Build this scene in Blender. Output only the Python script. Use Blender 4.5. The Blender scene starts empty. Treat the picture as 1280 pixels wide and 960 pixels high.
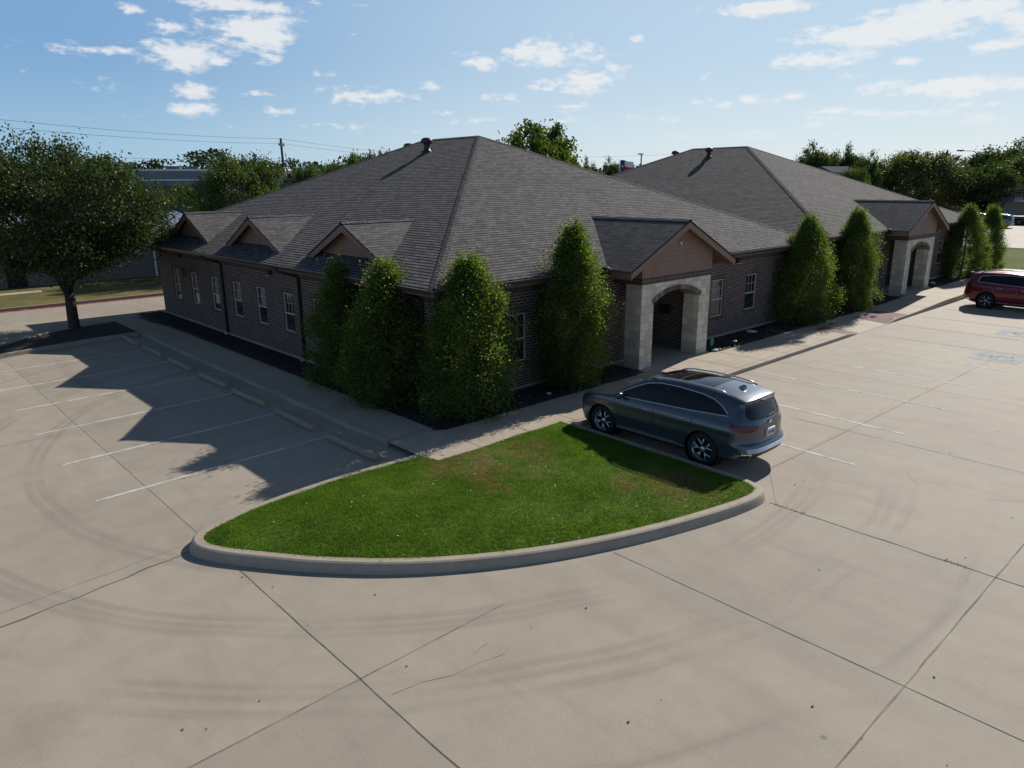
import bpy, bmesh, math, random
import numpy as np
from mathutils import Vector, Matrix
R = math.radians
rng = np.random.default_rng(7)
random.seed(7)
S = bpy.context.scene
COL = S.collection

# ------------------------------------------------------------------ camera, sky, sun, exposure
CAM = np.array([-10.779335, -14.524564, 5.929242])
CR = np.array([0.733834, -0.679281, -0.008033]); CU = np.array([0.186378, 0.189946, 0.963942]); CF = np.array([0.653262, 0.70887, -0.265993])
FOC = 908.065
cam = bpy.data.objects.new('camera', bpy.data.cameras.new('camera')); COL.objects.link(cam)
M = Matrix.Identity(4)
for i in range(3):
    M[i][0] = CR[i]; M[i][1] = CU[i]; M[i][2] = -CF[i]; M[i][3] = CAM[i]
cam.matrix_world = M
cam.data.sensor_width = 36; cam.data.lens = 36 * FOC / 1280
cam.data.clip_start = 0.1; cam.data.clip_end = 6000
S.camera = cam
SUN_DIR = np.array([1.47, 0.25, 1.0])          # towards the sun
SUN_EL = math.atan2(SUN_DIR[2], math.hypot(SUN_DIR[0], SUN_DIR[1]))
SUN_AZ = math.atan2(SUN_DIR[1], SUN_DIR[0])    # ccw from +x
sl = bpy.data.lights.new('sun', 'SUN'); sl.energy = 4.6; sl.angle = R(0.53); sl.color = (1, .94, .85)
so = bpy.data.objects.new('sun', sl); COL.objects.link(so)
so.rotation_euler = Vector(SUN_DIR).to_track_quat('Z', 'Y').to_euler(); so.location = (60, 10, 60)
S.view_settings.view_transform = 'Standard'; S.view_settings.look = 'None'
S.view_settings.exposure = 0.12; S.view_settings.gamma = 1.0; S.view_settings.use_curve_mapping = False
S.render.film_transparent = False

def ray(px, py):
    return CF + CR * (px - 640) / FOC - CU * (py - 480) / FOC

def make_world():
    w = bpy.data.worlds.new('World'); S.world = w; w.use_nodes = True
    nt = w.node_tree; nt.nodes.clear(); N = nt.nodes; L = nt.links
    def math_(op, a, b=None, clamp=False):
        n = N.new('ShaderNodeMath'); n.operation = op; n.use_clamp = clamp
        for i, v in enumerate((a, b)):
            if v is None: continue
            if isinstance(v, (int, float)): n.inputs[i].default_value = v
            else: L.new(v, n.inputs[i])
        return n.outputs[0]
    def vmath(op, a, b=None):
        n = N.new('ShaderNodeVectorMath'); n.operation = op
        for i, v in enumerate((a, b)):
            if v is None: continue
            if isinstance(v, (tuple, list)): n.inputs[i].default_value = v
            else: L.new(v, n.inputs[i])
        return n
    out = N.new('ShaderNodeOutputWorld'); bg = N.new('ShaderNodeBackground'); L.new(bg.outputs[0], out.inputs[0])
    sky = N.new('ShaderNodeTexSky'); sky.sky_type = 'NISHITA'; sky.sun_disc = False
    sky.sun_elevation = SUN_EL; sky.sun_rotation = math.pi / 2 - SUN_AZ
    sky.air_density = 1.0; sky.dust_density = 0.3; sky.ozone_density = 1.6; sky.altitude = 200
    tc = N.new('ShaderNodeTexCoord'); d = tc.outputs['Generated']
    sep = N.new('ShaderNodeSeparateXYZ'); L.new(d, sep.inputs[0])
    # clouds live at fixed compass bearings: u = bearing from a reference heading, v = elevation
    f2 = Vector((CF[0], CF[1], 0)).normalized(); r2 = Vector((f2.y, -f2.x, 0))
    u = math_('ARCTAN2', vmath('DOT_PRODUCT', d, tuple(r2)).outputs['Value'], vmath('DOT_PRODUCT', d, tuple(f2)).outputs['Value'])
    v = math_('ARCSINE', sep.outputs[2])
    cmb = N.new('ShaderNodeCombineXYZ'); L.new(u, cmb.inputs[0]); L.new(v, cmb.inputs[1])
    nz = N.new('ShaderNodeTexNoise'); nz.inputs['Scale'].default_value = 22; nz.inputs['Detail'].default_value = 7; nz.inputs['Roughness'].default_value = .62
    sc = vmath('MULTIPLY', cmb.outputs[0], (1, 2.2, 1)); L.new(sc.outputs[0], nz.inputs['Vector'])
    nz2 = N.new('ShaderNodeTexNoise'); nz2.inputs['Scale'].default_value = 75; nz2.inputs['Detail'].default_value = 4; L.new(sc.outputs[0], nz2.inputs['Vector'])
    warp = vmath('MULTIPLY', vmath('SUBTRACT', nz.outputs['Color'], (.5, .5, .5)).outputs[0], (.03, .016, 0))
    uv = vmath('ADD', cmb.outputs[0], warp.outputs[0])
    clouds = [(318,40,60,20,1.05),(296,8,66,10,.95),(212,35,22,9,.8),(128,62,44,8,.7),(235,68,62,16,.85),(272,76,30,9,.7),(340,72,20,7,.45),(243,113,34,9,.65),(322,117,24,6,.5),(225,137,58,9,.55),(165,12,16,6,.75),(592,77,34,11,.85),(460,119,66,13,.7),(542,110,16,8,.6),(630,121,32,8,.65),(690,68,66,18,.9),(722,102,54,15,.85),(772,86,26,8,.65),(797,47,11,5,.75),(716,133,24,7,.55),(960,10,52,8,1.0),(1110,40,100,15,1.15),(1195,14,86,16,1.1),(1033,73,52,11,1.0),(1255,53,24,8,.9),(1206,107,104,11,1.0),(990,118,24,8,.75),(940,124,24,8,.65),(1140,142,60,7,.5),(1050,140,60,7,.5),(825,150,34,7,.45),(400,155,54,5,.4),(520,165,40,4,.32),(125,108,30,9,.3),(870,128,24,6,.5),(1230,150,60,7,.5),(1300,20,70,16,.9),(-80,50,70,14,.8),(1400,90,80,14,.8),(930,168,90,6,.35),(1130,79,20,6,.6),(440,8,20,4,.4),(1240,130,40,6,.5),(880,95,16,4,.4),(600,150,26,5,.42),(700,150,34,5,.4),(760,112,22,5,.5),(350,140,24,5,.4),(290,155,22,5,.35),(980,160,40,5,.42),(1080,168,50,5,.4),(560,140,18,4,.4),(420,95,20,5,.4),(905,130,20,5,.5)]
    m = None
    for (px, py, hw, hh, k) in clouds:
        dv = Vector(ray(px, py)).normalized()
        a = math.atan2(dv.dot(r2), dv.dot(f2)); e = math.asin(dv.z)
        q = vmath('SUBTRACT', uv.outputs[0], (a, e, 0))
        q = vmath('MULTIPLY', q.outputs[0], (FOC / hw / 1.25, FOC / hh / 1.25, 0))
        ln = vmath('LENGTH', q.outputs[0]).outputs['Value']
        t = math_('SUBTRACT', k, math_('MULTIPLY', ln, k))
        m = t if m is None else math_('MAXIMUM', m, t)
    # scattered cumulus everywhere else in the sky
    nz3 = N.new('ShaderNodeTexNoise'); nz3.inputs['Scale'].default_value = 5.5; nz3.inputs['Detail'].default_value = 5; L.new(sc.outputs[0], nz3.inputs['Vector'])
    far = math_('MULTIPLY', math_('SUBTRACT', nz3.outputs['Fac'], .64), 2.2)
    m = math_('MAXIMUM', m, far)
    f = math_('ADD', m, math_('MULTIPLY', math_('SUBTRACT', nz.outputs['Fac'], .56), 1.9))
    f = math_('ADD', f, math_('MULTIPLY', math_('SUBTRACT', nz2.outputs['Fac'], .5), .75))
    mr = N.new('ShaderNodeMapRange'); mr.interpolation_type = 'SMOOTHSTEP'
    L.new(f, mr.inputs[0]); mr.inputs[1].default_value = .05; mr.inputs[2].default_value = .60; mr.inputs[3].default_value = 0; mr.inputs[4].default_value = .84
    # only above the horizon
    hz = N.new('ShaderNodeMapRange'); L.new(v, hz.inputs[0]); hz.inputs[1].default_value = .015; hz.inputs[2].default_value = .07
    dens = math_('MULTIPLY', mr.outputs[0], hz.outputs[0])
    # pale moisture towards the horizon (part of the sky itself)
    ex = N.new('ShaderNodeMapRange'); ex.interpolation_type = 'SMOOTHSTEP'; L.new(v, ex.inputs[0]); ex.inputs[1].default_value = .18; ex.inputs[2].default_value = .50; ex.inputs[3].default_value = .85; ex.inputs[4].default_value = .0
    def mr_(x, a, b, c, d_, sm=True):
        n = N.new('ShaderNodeMapRange'); n.interpolation_type = 'SMOOTHSTEP' if sm else 'LINEAR'; L.new(x, n.inputs[0])
        for i_, q_ in enumerate((a, b, c, d_)): n.inputs[1 + i_].default_value = q_
        return n.outputs[0]
    def mixc(fac, a, b):
        n = N.new('ShaderNodeMix'); n.data_type = 'RGBA'; L.new(fac, n.inputs['Factor'])
        for k_, q_ in (('A', a), ('B', b)):
            if isinstance(q_, tuple): n.inputs[k_].default_value = (*q_, 1)
            else: L.new(q_, n.inputs[k_])
        return n.outputs['Result']
    sd = vmath('DOT_PRODUCT', d, tuple(Vector((SUN_DIR[0], SUN_DIR[1], 0)).normalized())).outputs['Value']
    near = mr_(sd, .35, 1.0, 0, 1); low = mr_(v, .0, .17, 1, 0)
    tint = mixc(near, mixc(low, (2.9, 5.6, 9.5), (5.0, 8.2, 10.9)), mixc(low, (7.6, 9.9, 12.0), (10.0, 11.4, 12.2)))
    mx0 = N.new('ShaderNodeMix'); mx0.data_type = 'RGBA'; L.new(ex.outputs[0], mx0.inputs['Factor']); L.new(sky.outputs[0], mx0.inputs['A']); L.new(tint, mx0.inputs['B'])
    mx = N.new('ShaderNodeMix'); mx.data_type = 'RGBA'; L.new(dens, mx.inputs['Factor']); L.new(mx0.outputs['Result'], mx.inputs['A']); mx.inputs['B'].default_value = (11.9, 12.1, 12.2, 1)
    L.new(mx.outputs['Result'], bg.inputs[0]); bg.inputs[1].default_value = 0.066
    w.cycles.sampling_method = 'MANUAL'; w.cycles.sample_map_resolution = 512
make_world()

# ------------------------------------------------------------------ materials
class NT:
    def __init__(s, name):
        s.m = bpy.data.materials.new(name); s.m.use_nodes = True; s.t = s.m.node_tree
        s.b = s.t.nodes['Principled BSDF']; s.o = s.t.nodes['Material Output']
    def n(s, typ, **kw):
        n = s.t.nodes.new(typ)
        for k, v in kw.items(): setattr(n, k, v)
        return n
    def l(s, a, b): s.t.links.new(a, b)
    def set(s, n, **kw):
        for k, v in kw.items():
            n.inputs[k.replace('_', ' ')].default_value = v
        return n
    def math(s, op, a, b=0.0, clamp=False):
        n = s.n('ShaderNodeMath', operation=op, use_clamp=clamp)
        for i, v in enumerate((a, b)):
            if isinstance(v, (int, float)): n.inputs[i].default_value = v
            else: s.l(v, n.inputs[i])
        return n.outputs[0]
    def noise(s, vec, scale, detail=4, rough=.55, out='Fac'):
        n = s.n('ShaderNodeTexNoise'); n.inputs['Scale'].default_value = scale; n.inputs['Detail'].default_value = detail; n.inputs['Roughness'].default_value = rough
        if vec is not None: s.l(vec, n.inputs['Vector'])
        return n.outputs[out]
    def ramp(s, fac, stops):
        n = s.n('ShaderNodeValToRGB'); e = n.color_ramp.elements
        while len(e) < len(stops): e.new(.5)
        for i, (p, c) in enumerate(stops):
            e[i].position = p; e[i].color = (*c, 1) if len(c) == 3 else c
        s.l(fac, n.inputs[0]); return n.outputs[0]
    def mix(s, fac, a, b, blend='MIX'):
        n = s.n('ShaderNodeMix', data_type='RGBA', blend_type=blend)
        for k, v in (('Factor', fac), ('A', a), ('B', b)):
            if isinstance(v, (int, float)): n.inputs[k].default_value = v
            elif isinstance(v, tuple): n.inputs[k].default_value = (*v, 1)
            else: s.l(v, n.inputs[k])
        return n.outputs['Result']
    def maprange(s, v, a, b, c=0., d=1., smooth=False):
        n = s.n('ShaderNodeMapRange')
        if smooth: n.interpolation_type = 'SMOOTHSTEP'
        s.l(v, n.inputs[0])
        for i, x in enumerate((a, b, c, d)): n.inputs[1 + i].default_value = x
        return n.outputs[0]
    def bump(s, h, strength=.5, dist=.01):
        n = s.n('ShaderNodeBump'); n.inputs['Strength'].default_value = strength; n.inputs['Distance'].default_value = dist
        s.l(h, n.inputs['Height']); s.l(n.outputs[0], s.b.inputs['Normal'])
    def coord(s, k='Object'):
        return s.n('ShaderNodeTexCoord').outputs[k]

MATS = {}
def simple(name, col, rough=.6, metal=0., noise=.12, nscale=6, coat=0, spec=.5, bump=0):
    k = NT(name)
    c = k.noise(k.coord(), nscale, 5)
    lo = tuple(max(0, x * (1 - noise)) for x in col); hi = tuple(x * (1 + noise) for x in col)
    k.l(k.ramp(c, [(.3, lo), (.7, hi)]), k.b.inputs['Base Color'])
    k.set(k.b, Roughness=rough, Metallic=metal); k.b.inputs['Coat Weight'].default_value = coat
    k.b.inputs['Coat Roughness'].default_value = .03
    k.b.inputs['Specular IOR Level'].default_value = spec
    if bump: k.bump(k.noise(k.coord(), nscale * 8, 4), bump, .01)
    MATS[name] = k.m; return k.m

def mat_concrete(name, base=(.40, .355, .30), marks=False, dirt=.0, scale=1.0):
    k = NT(name); P = k.coord()
    big = k.noise(P, .22 * scale, 5, .6); mid = k.noise(P, 1.7 * scale, 6, .6); fine = k.noise(P, 38, 5, .7)
    mp = k.n('ShaderNodeMapping'); mp.inputs['Scale'].default_value = (1.0, .22, 1); mp.inputs['Rotation'].default_value = (0, 0, R(78)); k.l(P, mp.inputs[0])
    streak = k.noise(mp.outputs[0], 1.3, 6, .62)
    dk = tuple(x * .80 for x in base); lt = tuple(x * 1.12 for x in base)
    c = k.ramp(big, [(.32, dk), (.5, base), (.72, lt)])
    c = k.mix(.55, c, k.ramp(mid, [(.3, tuple(x * .80 for x in base)), (.5, base), (.7, tuple(x * 1.16 for x in base))]))
    c = k.mix(k.maprange(streak, .49, .70, 0, .48, True), c, tuple(x * .70 for x in base))
    c = k.mix(k.maprange(k.noise(P, .75, 7, .7), .58, .75, 0, .32, True), c, (base[0]*.62, base[1]*.61, base[2]*.62))
    c = k.mix(.30, c, k.ramp(fine, [(.25, tuple(x * .6 for x in base)), (.75, tuple(x * 1.3 for x in base))]))
    # small dark oil and gum spots
    vo = k.n('ShaderNodeTexVoronoi'); vo.inputs['Scale'].default_value = .55; k.l(P, vo.inputs['Vector'])
    sp = k.maprange(vo.outputs['Distance'], .014, .026, 1, 0)
    c = k.mix(k.math('MULTIPLY', sp, .5), c, tuple(x * .25 for x in base))
    vo2 = k.n('ShaderNodeTexVoronoi'); vo2.inputs['Scale'].default_value = .21; k.l(P, vo2.inputs['Vector'])
    blot = k.maprange(k.math('ADD', vo2.outputs['Distance'], k.math('MULTIPLY', k.noise(P, 4, 4), .18)), .13, .26, .20, 0, True)
    c = k.mix(blot, c, tuple(x * .5 for x in base))
    if marks:
        sx = k.n('ShaderNodeSeparateXYZ'); k.l(P, sx.inputs[0])
        # tone of each poured panel
        cm = k.n('ShaderNodeCombineXYZ')
        k.l(k.math('FLOOR', k.math('DIVIDE', k.math('SUBTRACT', sx.outputs[0], 1.45), 4.2)), cm.inputs[0])
        k.l(k.math('FLOOR', k.math('DIVIDE', k.math('SUBTRACT', sx.outputs[1], -7.54), 4.6)), cm.inputs[1])
        wn = k.n('ShaderNodeTexWhiteNoise'); k.l(cm.outputs[0], wn.inputs['Vector'])
        c = k.mix(.5, c, k.ramp(wn.outputs['Value'], [(0, (.43, .43, .435)), (1, (.565, .565, .555))]), 'OVERLAY')
        # tyre tracks round the island: bands on circles about the turning centre
        for (cx, cy, rs) in ((0.3, 1.6, (8.85, 9.05, 10.35, 10.55, 10.7, 11.75, 11.95, 12.25, 13.6)),):
            ln = k.n('ShaderNodeVectorMath', operation='DISTANCE'); k.l(P, ln.inputs[0]); ln.inputs[1].default_value = (cx, cy, 0)
            rr = k.math('ADD', ln.outputs['Value'], k.math('MULTIPLY', k.math('SUBTRACT', k.noise(P, .16, 2), .5), .7))
            tot = None
            for r in rs:
                g = k.maprange(k.math('ABSOLUTE', k.math('SUBTRACT', rr, r)), .015, .13, 1, 0, True)
                tot = g if tot is None else k.math('MAXIMUM', tot, g)
            # streaks run along the track
            ang = k.n('ShaderNodeCombineXYZ'); k.l(k.math('MULTIPLY', ln.outputs['Value'], 16), ang.inputs[0])
            st = k.noise(ang.outputs[0], 1.0, 4, .7)
            tot = k.math('MULTIPLY', k.math('MULTIPLY', tot, k.maprange(sx.outputs[0], 1.5, 5.5, 1, 0, True)), k.maprange(st, .3, .7, .25, 1))
            tot = k.math('MULTIPLY', tot, k.maprange(k.noise(P, .25, 3), .34, .56, .0, .38, True))
            c = k.mix(tot, c, (base[0]*.42, base[1]*.41, base[2]*.42))
        # rubber scuffs along straight aisle
    k.l(c, k.b.inputs['Base Color']); k.set(k.b, Roughness=.72); k.b.inputs['Specular IOR Level'].default_value = .17
    k.bump(k.math('ADD', fine, k.math('MULTIPLY', mid, .6)), .25, .012)
    MATS[name] = k.m; return k.m

def mat_brick(name, soldier=False):
    k = NT(name); uv = k.coord('UV')
    vec = uv
    if soldier:
        mp = k.n('ShaderNodeMapping'); mp.inputs['Rotation'].default_value = (0, 0, R(90)); k.l(uv, mp.inputs[0]); vec = mp.outputs[0]
    nzv = k.n('ShaderNodeVectorMath', operation='MULTIPLY_ADD'); k.l(k.noise(uv, 9, 3, .5, 'Color'), nzv.inputs[0]); nzv.inputs[1].default_value = (.012, .012, 0); k.l(vec, nzv.inputs[2])
    b = k.n('ShaderNodeTexBrick'); b.offset = 0 if soldier else .5
    k.set(b, Scale=1.0); b.inputs['Brick Width'].default_value = .245; b.inputs['Row Height'].default_value = .086 if not soldier else .09
    b.inputs['Mortar Size'].default_value = .013; b.inputs['Mortar Smooth'].default_value = .25; b.inputs['Bias'].default_value = -.1
    b.inputs['Color1'].default_value = (.026, .016, .0135, 1); b.inputs['Color2'].default_value = (.085, .044, .034, 1); b.inputs['Mortar'].default_value = (.29, .235, .205, 1) if not soldier else (.17, .15, .13, 1)
    k.l(nzv.outputs[0], b.inputs['Vector'])
    c = k.mix(.35, b.outputs['Color'], k.ramp(k.noise(uv, 1.1, 5), [(.3, (.3, .3, .3)), (.7, (.75, .72, .7))]), 'SOFT_LIGHT')
    c = k.mix(.3, c, k.ramp(k.noise(uv, 60, 4), [(.3, (.35, .35, .35)), (.7, (.65, .65, .65))]), 'OVERLAY')
    k.l(c, k.b.inputs['Base Color']); k.set(k.b, Roughness=.85)
    k.bump(k.math('SUBTRACT', 1, b.outputs['Fac']), .5, .012)
    MATS[name] = k.m

def mat_shingle(name, dark=1.0):
    k = NT(name); uv = k.coord('UV')
    nzv = k.n('ShaderNodeVectorMath', operation='MULTIPLY_ADD'); k.l(k.noise(uv, 5, 4, .6, 'Color'), nzv.inputs[0]); nzv.inputs[1].default_value = (.03, .022, 0); k.l(uv, nzv.inputs[2])
    b = k.n('ShaderNodeTexBrick'); b.offset = .37; b.offset_frequency = 2; b.squash = .72; b.squash_frequency = 3
    b.inputs['Scale'].default_value = 1; b.inputs['Brick Width'].default_value = .31; b.inputs['Row Height'].default_value = .143; b.inputs['Mortar Size'].default_value = .004; b.inputs['Mortar Smooth'].default_value = .1; b.inputs['Bias'].default_value = 0
    b.inputs['Color1'].default_value = (.086, .081, .082, 1); b.inputs['Color2'].default_value = (.152, .143, .144, 1); b.inputs['Mortar'].default_value = (.05, .046, .044, 1)
    k.l(nzv.outputs[0], b.inputs['Vector'])
    sx = k.n('ShaderNodeSeparateXYZ'); k.l(nzv.outputs[0], sx.inputs[0])
    fr = k.math('FRACT', k.math('DIVIDE', sx.outputs[1], .143))      # 0 at the butt edge, 1 at the top of the exposure
    # printed shadow band above each tab's upper end, present on a random run of tabs
    cells = k.n('ShaderNodeTexNoise'); cells.inputs['Scale'].default_value = 1.0; cells.inputs['Detail'].default_value = 2
    mp = k.n('ShaderNodeCombineXYZ'); k.l(k.math('MULTIPLY', sx.outputs[0], 3.2), mp.inputs[0]); k.l(k.math('MULTIPLY', k.math('FLOOR', k.math('DIVIDE', sx.outputs[1], .143)), 7.31), mp.inputs[1]); k.l(mp.outputs[0], cells.inputs['Vector'])
    band = k.math('MULTIPLY', k.maprange(fr, .60, .78, 0, 1, True), k.maprange(cells.outputs['Fac'], .40, .54, .25, 1))
    edge = k.maprange(fr, .0, .10, 1, 0)
    c = k.mix(k.math('MULTIPLY', band, .85), b.outputs['Color'], (.026, .024, .024))
    c = k.mix(k.math('MULTIPLY', edge, .55), c, (.03, .028, .027))
    c = k.mix(.35, c, k.ramp(k.noise(uv, .35, 6, .6), [(.3, (.43, .43, .435)), (.7, (.57, .565, .56))]), 'OVERLAY')
    c = k.mix(.45, c, k.ramp(k.noise(uv, 120, 3, .7), [(.3, (.32, .32, .32)), (.7, (.68, .68, .68))]), 'OVERLAY')
    k.l(c, k.b.inputs['Base Color']); k.set(k.b, Roughness=.92); k.b.inputs['Specular IOR Level'].default_value = .2
    h = k.math('SUBTRACT', k.math('MULTIPLY', k.maprange(cells.outputs['Fac'], .45, .5), .5), k.math('MULTIPLY', fr, 1.0))
    k.bump(k.math('ADD', h, k.math('MULTIPLY', k.noise(uv, 150, 2), .25)), .55, .014)
    MATS[name] = k.m

def mat_stone():
    k = NT('limestone'); uv = k.coord('UV')
    b = k.n('ShaderNodeTexBrick'); b.offset = .42; b.squash = .6; b.squash_frequency = 3
    b.inputs['Scale'].default_value = 1; b.inputs['Brick Width'].default_value = .42; b.inputs['Row Height'].default_value = .27; b.inputs['Mortar Size'].default_value = .008; b.inputs['Mortar Smooth'].default_value = .4
    b.inputs['Color1'].default_value = (.50, .43, .34, 1); b.inputs['Color2'].default_value = (.74, .66, .54, 1); b.inputs['Mortar'].default_value = (.42, .36, .29, 1)
    k.l(uv, b.inputs['Vector'])
    c = k.mix(k.maprange(k.noise(uv, 2.2, 6, .65), .56, .74, 0, .6, True), b.outputs['Color'], (.36, .32, .27))
    c = k.mix(k.maprange(k.noise(uv, 1.3, 4, .6), .58, .7, 0, .5, True), c, (.55, .42, .28))
    c = k.mix(k.maprange(k.noise(uv, 3.4, 5, .6), .60, .70, 0, .65, True), c, (.14, .135, .13))
    k.l(c, k.b.inputs['Base Color']); k.set(k.b, Roughness=.85)
    k.bump(k.math('ADD', k.noise(uv, 14, 6, .7), k.math('MULTIPLY', b.outputs['Fac'], -1.2)), .55, .02)
    MATS['limestone'] = k.m

def mat_siding():
    k = NT('siding'); uv = k.coord('UV')
    sx = k.n('ShaderNodeSeparateXYZ'); k.l(uv, sx.inputs[0])
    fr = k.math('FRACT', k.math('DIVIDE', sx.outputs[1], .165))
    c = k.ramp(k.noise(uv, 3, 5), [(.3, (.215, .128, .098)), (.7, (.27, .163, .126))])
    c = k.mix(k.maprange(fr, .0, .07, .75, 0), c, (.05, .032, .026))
    k.l(c, k.b.inputs['Base Color']); k.set(k.b, Roughness=.65)
    k.bump(k.math('MULTIPLY', fr, -1), .5, .02)
    MATS['siding'] = k.m

def mat_leaf(name, a, b, trans=.35, gloss=.35, tip=None):
    k = NT(name)
    gi = k.n('ShaderNodeNewGeometry'); rnd = gi.outputs['Random Per Island']
    c = k.ramp(rnd, [(0, a), (.75, b), (1, tip or b)])
    c = k.mix(.35, c, k.ramp(k.noise(k.coord(), 1.4, 4), [(.3, (.36, .38, .36)), (.7, (.64, .64, .58))]), 'OVERLAY')
    k.l(c, k.b.inputs['Base Color']); k.set(k.b, Roughness=.52); k.b.inputs['Specular IOR Level'].default_value = gloss
    tr = k.n('ShaderNodeBsdfTranslucent')
    k.l(k.mix(1.0, c, (1.45, 1.55, .6), 'MULTIPLY'), tr.inputs[0])
    mx = k.n('ShaderNodeMixShader'); mx.inputs[0].default_value = trans
    k.l(k.b.outputs[0], mx.inputs[1]); k.l(tr.outputs[0], mx.inputs[2]); k.l(mx.outputs[0], k.o.inputs[0])
    MATS[name] = k.m

def mat_grass(name, blades):
    k = NT(name); P = k.coord()
    patch = k.noise(P, .55, 5, .6); p2 = k.noise(P, 2.2, 4, .6)
    gr = k.ramp(p2, [(.3, (.085, .155, .022)), (.7, (.160, .240, .040))])
    br = k.ramp(k.noise(P, 7, 3), [(.3, (.16, .125, .05)), (.7, (.28, .21, .10))])
    # worn strip at the centre of the island and along its south-east edge
    ds = k.n('ShaderNodeVectorMath', operation='DISTANCE'); k.l(P, ds.inputs[0]); ds.inputs[1].default_value = (-1.3, -3.7, .2)
    ds2 = k.n('ShaderNodeVectorMath', operation='DISTANCE'); k.l(P, ds2.inputs[0]); ds2.inputs[1].default_value = (0.5, -6.9, .2)
    worn = k.math('MAXIMUM', k.maprange(ds.outputs['Value'], .4, 3.1, .42, 0, True), k.maprange(ds2.outputs['Value'], .3, 2.4, .27, 0, True))
    f = k.maprange(k.math('ADD', k.math('ADD', patch, worn), k.math('MULTIPLY', k.math('SUBTRACT', p2, .5), .55)), .66, .95, 0, .85, True)
    if blades:
        gi = k.n('ShaderNodeNewGeometry')
        gr = k.mix(.6, gr, k.ramp(gi.outputs['Random Per Island'], [(0, (.22, .28, .18)), (.75, (.64, .68, .5)), (1, (.92, .86, .62))]), 'OVERLAY')
    c = k.mix(f, gr, br)
    k.l(c, k.b.inputs['Base Color']); k.set(k.b, Roughness=.7); k.b.inputs['Specular IOR Level'].default_value = .15
    if blades:
        tr = k.n('ShaderNodeBsdfTranslucent'); k.l(k.mix(1.0, c, (1.25, 1.4, .7), 'MULTIPLY'), tr.inputs[0])
        mx = k.n('ShaderNodeMixShader'); mx.inputs[0].default_value = .4
        k.l(k.b.outputs[0], mx.inputs[1]); k.l(tr.outputs[0], mx.inputs[2]); k.l(mx.outputs[0], k.o.inputs[0])
    else:
        k.bump(k.noise(P, 60, 4), .8, .03)
    MATS[name] = k.m

def mat_field(name, a, b, sc=.25):
    k = NT(name); P = k.coord()
    c = k.ramp(k.noise(P, sc, 6, .65), [(.3, a), (.7, b)])
    c = k.mix(.4, c, k.ramp(k.noise(P, 9, 5, .7), [(.3, (.3, .3, .3)), (.7, (.7, .7, .7))]), 'OVERLAY')
    k.l(c, k.b.inputs['Base Color']); k.set(k.b, Roughness=.95); k.b.inputs['Specular IOR Level'].default_value = .1
    k.bump(k.noise(P, 25, 4), .6, .05); MATS[name] = k.m

def mat_mulch():
    k = NT('mulch'); P = k.coord()
    vo = k.n('ShaderNodeTexVoronoi'); vo.inputs['Scale'].default_value = 22; k.l(P, vo.inputs['Vector'])
    c = k.ramp(vo.outputs['Color'], [(.1, (.010, .0085, .0075)), (.7, (.030, .025, .021)), (1, (.075, .060, .045))])
    k.l(c, k.b.inputs['Base Color']); k.set(k.b, Roughness=.9)
    k.bump(k.math('ADD', vo.outputs['Distance'], k.noise(P, 8, 4)), 1.0, .05); MATS['mulch'] = k.m

def mat_paint(name, col, wear=.45, scale=3.):
    k = NT(name); P = k.coord()
    w = k.maprange(k.math('ADD', k.math('MULTIPLY', k.noise(P, scale, 6, .7), .6), k.math('MULTIPLY', k.noise(P, 40, 4, .7), .4)), wear - .07, wear + .12, 0, 1, True)
    k.l(k.mix(w, (.37, .34, .295), col), k.b.inputs['Base Color']); k.set(k.b, Roughness=.8); k.b.inputs['Specular IOR Level'].default_value = .12; MATS[name] = k.m

def mat_car(name, col, flake=.5):
    k = NT(name)
    k.b.inputs['Base Color'].default_value = (*col, 1)
    k.l(k.ramp(k.noise(k.coord(), 900, 1), [(.35, tuple(x * .85 for x in col)), (.65, tuple(x * 1.15 for x in col))]), k.b.inputs['Base Color'])
    k.set(k.b, Roughness=.28, Metallic=flake); k.b.inputs['Coat Weight'].default_value = 1; k.b.inputs['Coat Roughness'].default_value = .02
    MATS[name] = k.m

mat_concrete('concrete', (.375, .325, .265), True)
mat_concrete('walk', (.43, .365, .285), False, scale=1.6)
mat_concrete('kerb_concrete', (.385, .330, .262), False, scale=2.5)
mat_concrete('stop_concrete', (.33, .275, .205), False, scale=3)
mat_brick('brick'); mat_brick('brick_soldier', True); mat_shingle('shingle'); mat_stone(); mat_siding()
mat_leaf('leaf_column', (.055, .085, .024), (.120, .170, .042), .50, .3, (.24, .29, .08))
mat_leaf('leaf_oak', (.020, .034, .013), (.058, .085, .028), .32, .4, (.11, .14, .05))
mat_leaf('leaf_bright', (.030, .055, .012), (.085, .125, .030), .42, .3, (.15, .19, .06))
mat_leaf('leaf_dark', (.024, .040, .014), (.062, .092, .030), .36, .35, (.15, .18, .08))
mat_leaf('leaf_mid', (.028, .046, .014), (.078, .112, .034), .40, .4, (.15, .19, .07))
mat_leaf('leaf_far', (.018, .032, .014), (.034, .052, .022), .2, .2)
mat_grass('grass_blade', True); mat_grass('grass_soil', False)
mat_field('dry_field', (.16, .13, .055), (.10, .115, .03)); mat_field('verge', (.085, .10, .022), (.21, .165, .075), .45); mat_field('lawn_green', (.075, .115, .02), (.14, .16, .04), .2)
mat_mulch()
mat_paint('paint_white', (.62, .63, .62), .45); mat_paint('paint_blue', (.37, .49, .56), .49); mat_paint('paint_worn', (.66, .66, .64), .465); mat_paint('paint_red', (.26, .05, .05), .42)
mat_paint('paint_faded', (.58, .57, .53), .54); mat_paint('paver_red', (.24, .150, .155), .36)
simple('joint', (.115, .100, .082), .95, noise=.5, nscale=4); simple('joint_faint', (.225, .195, .158), .95, noise=.4, nscale=3)
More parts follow.
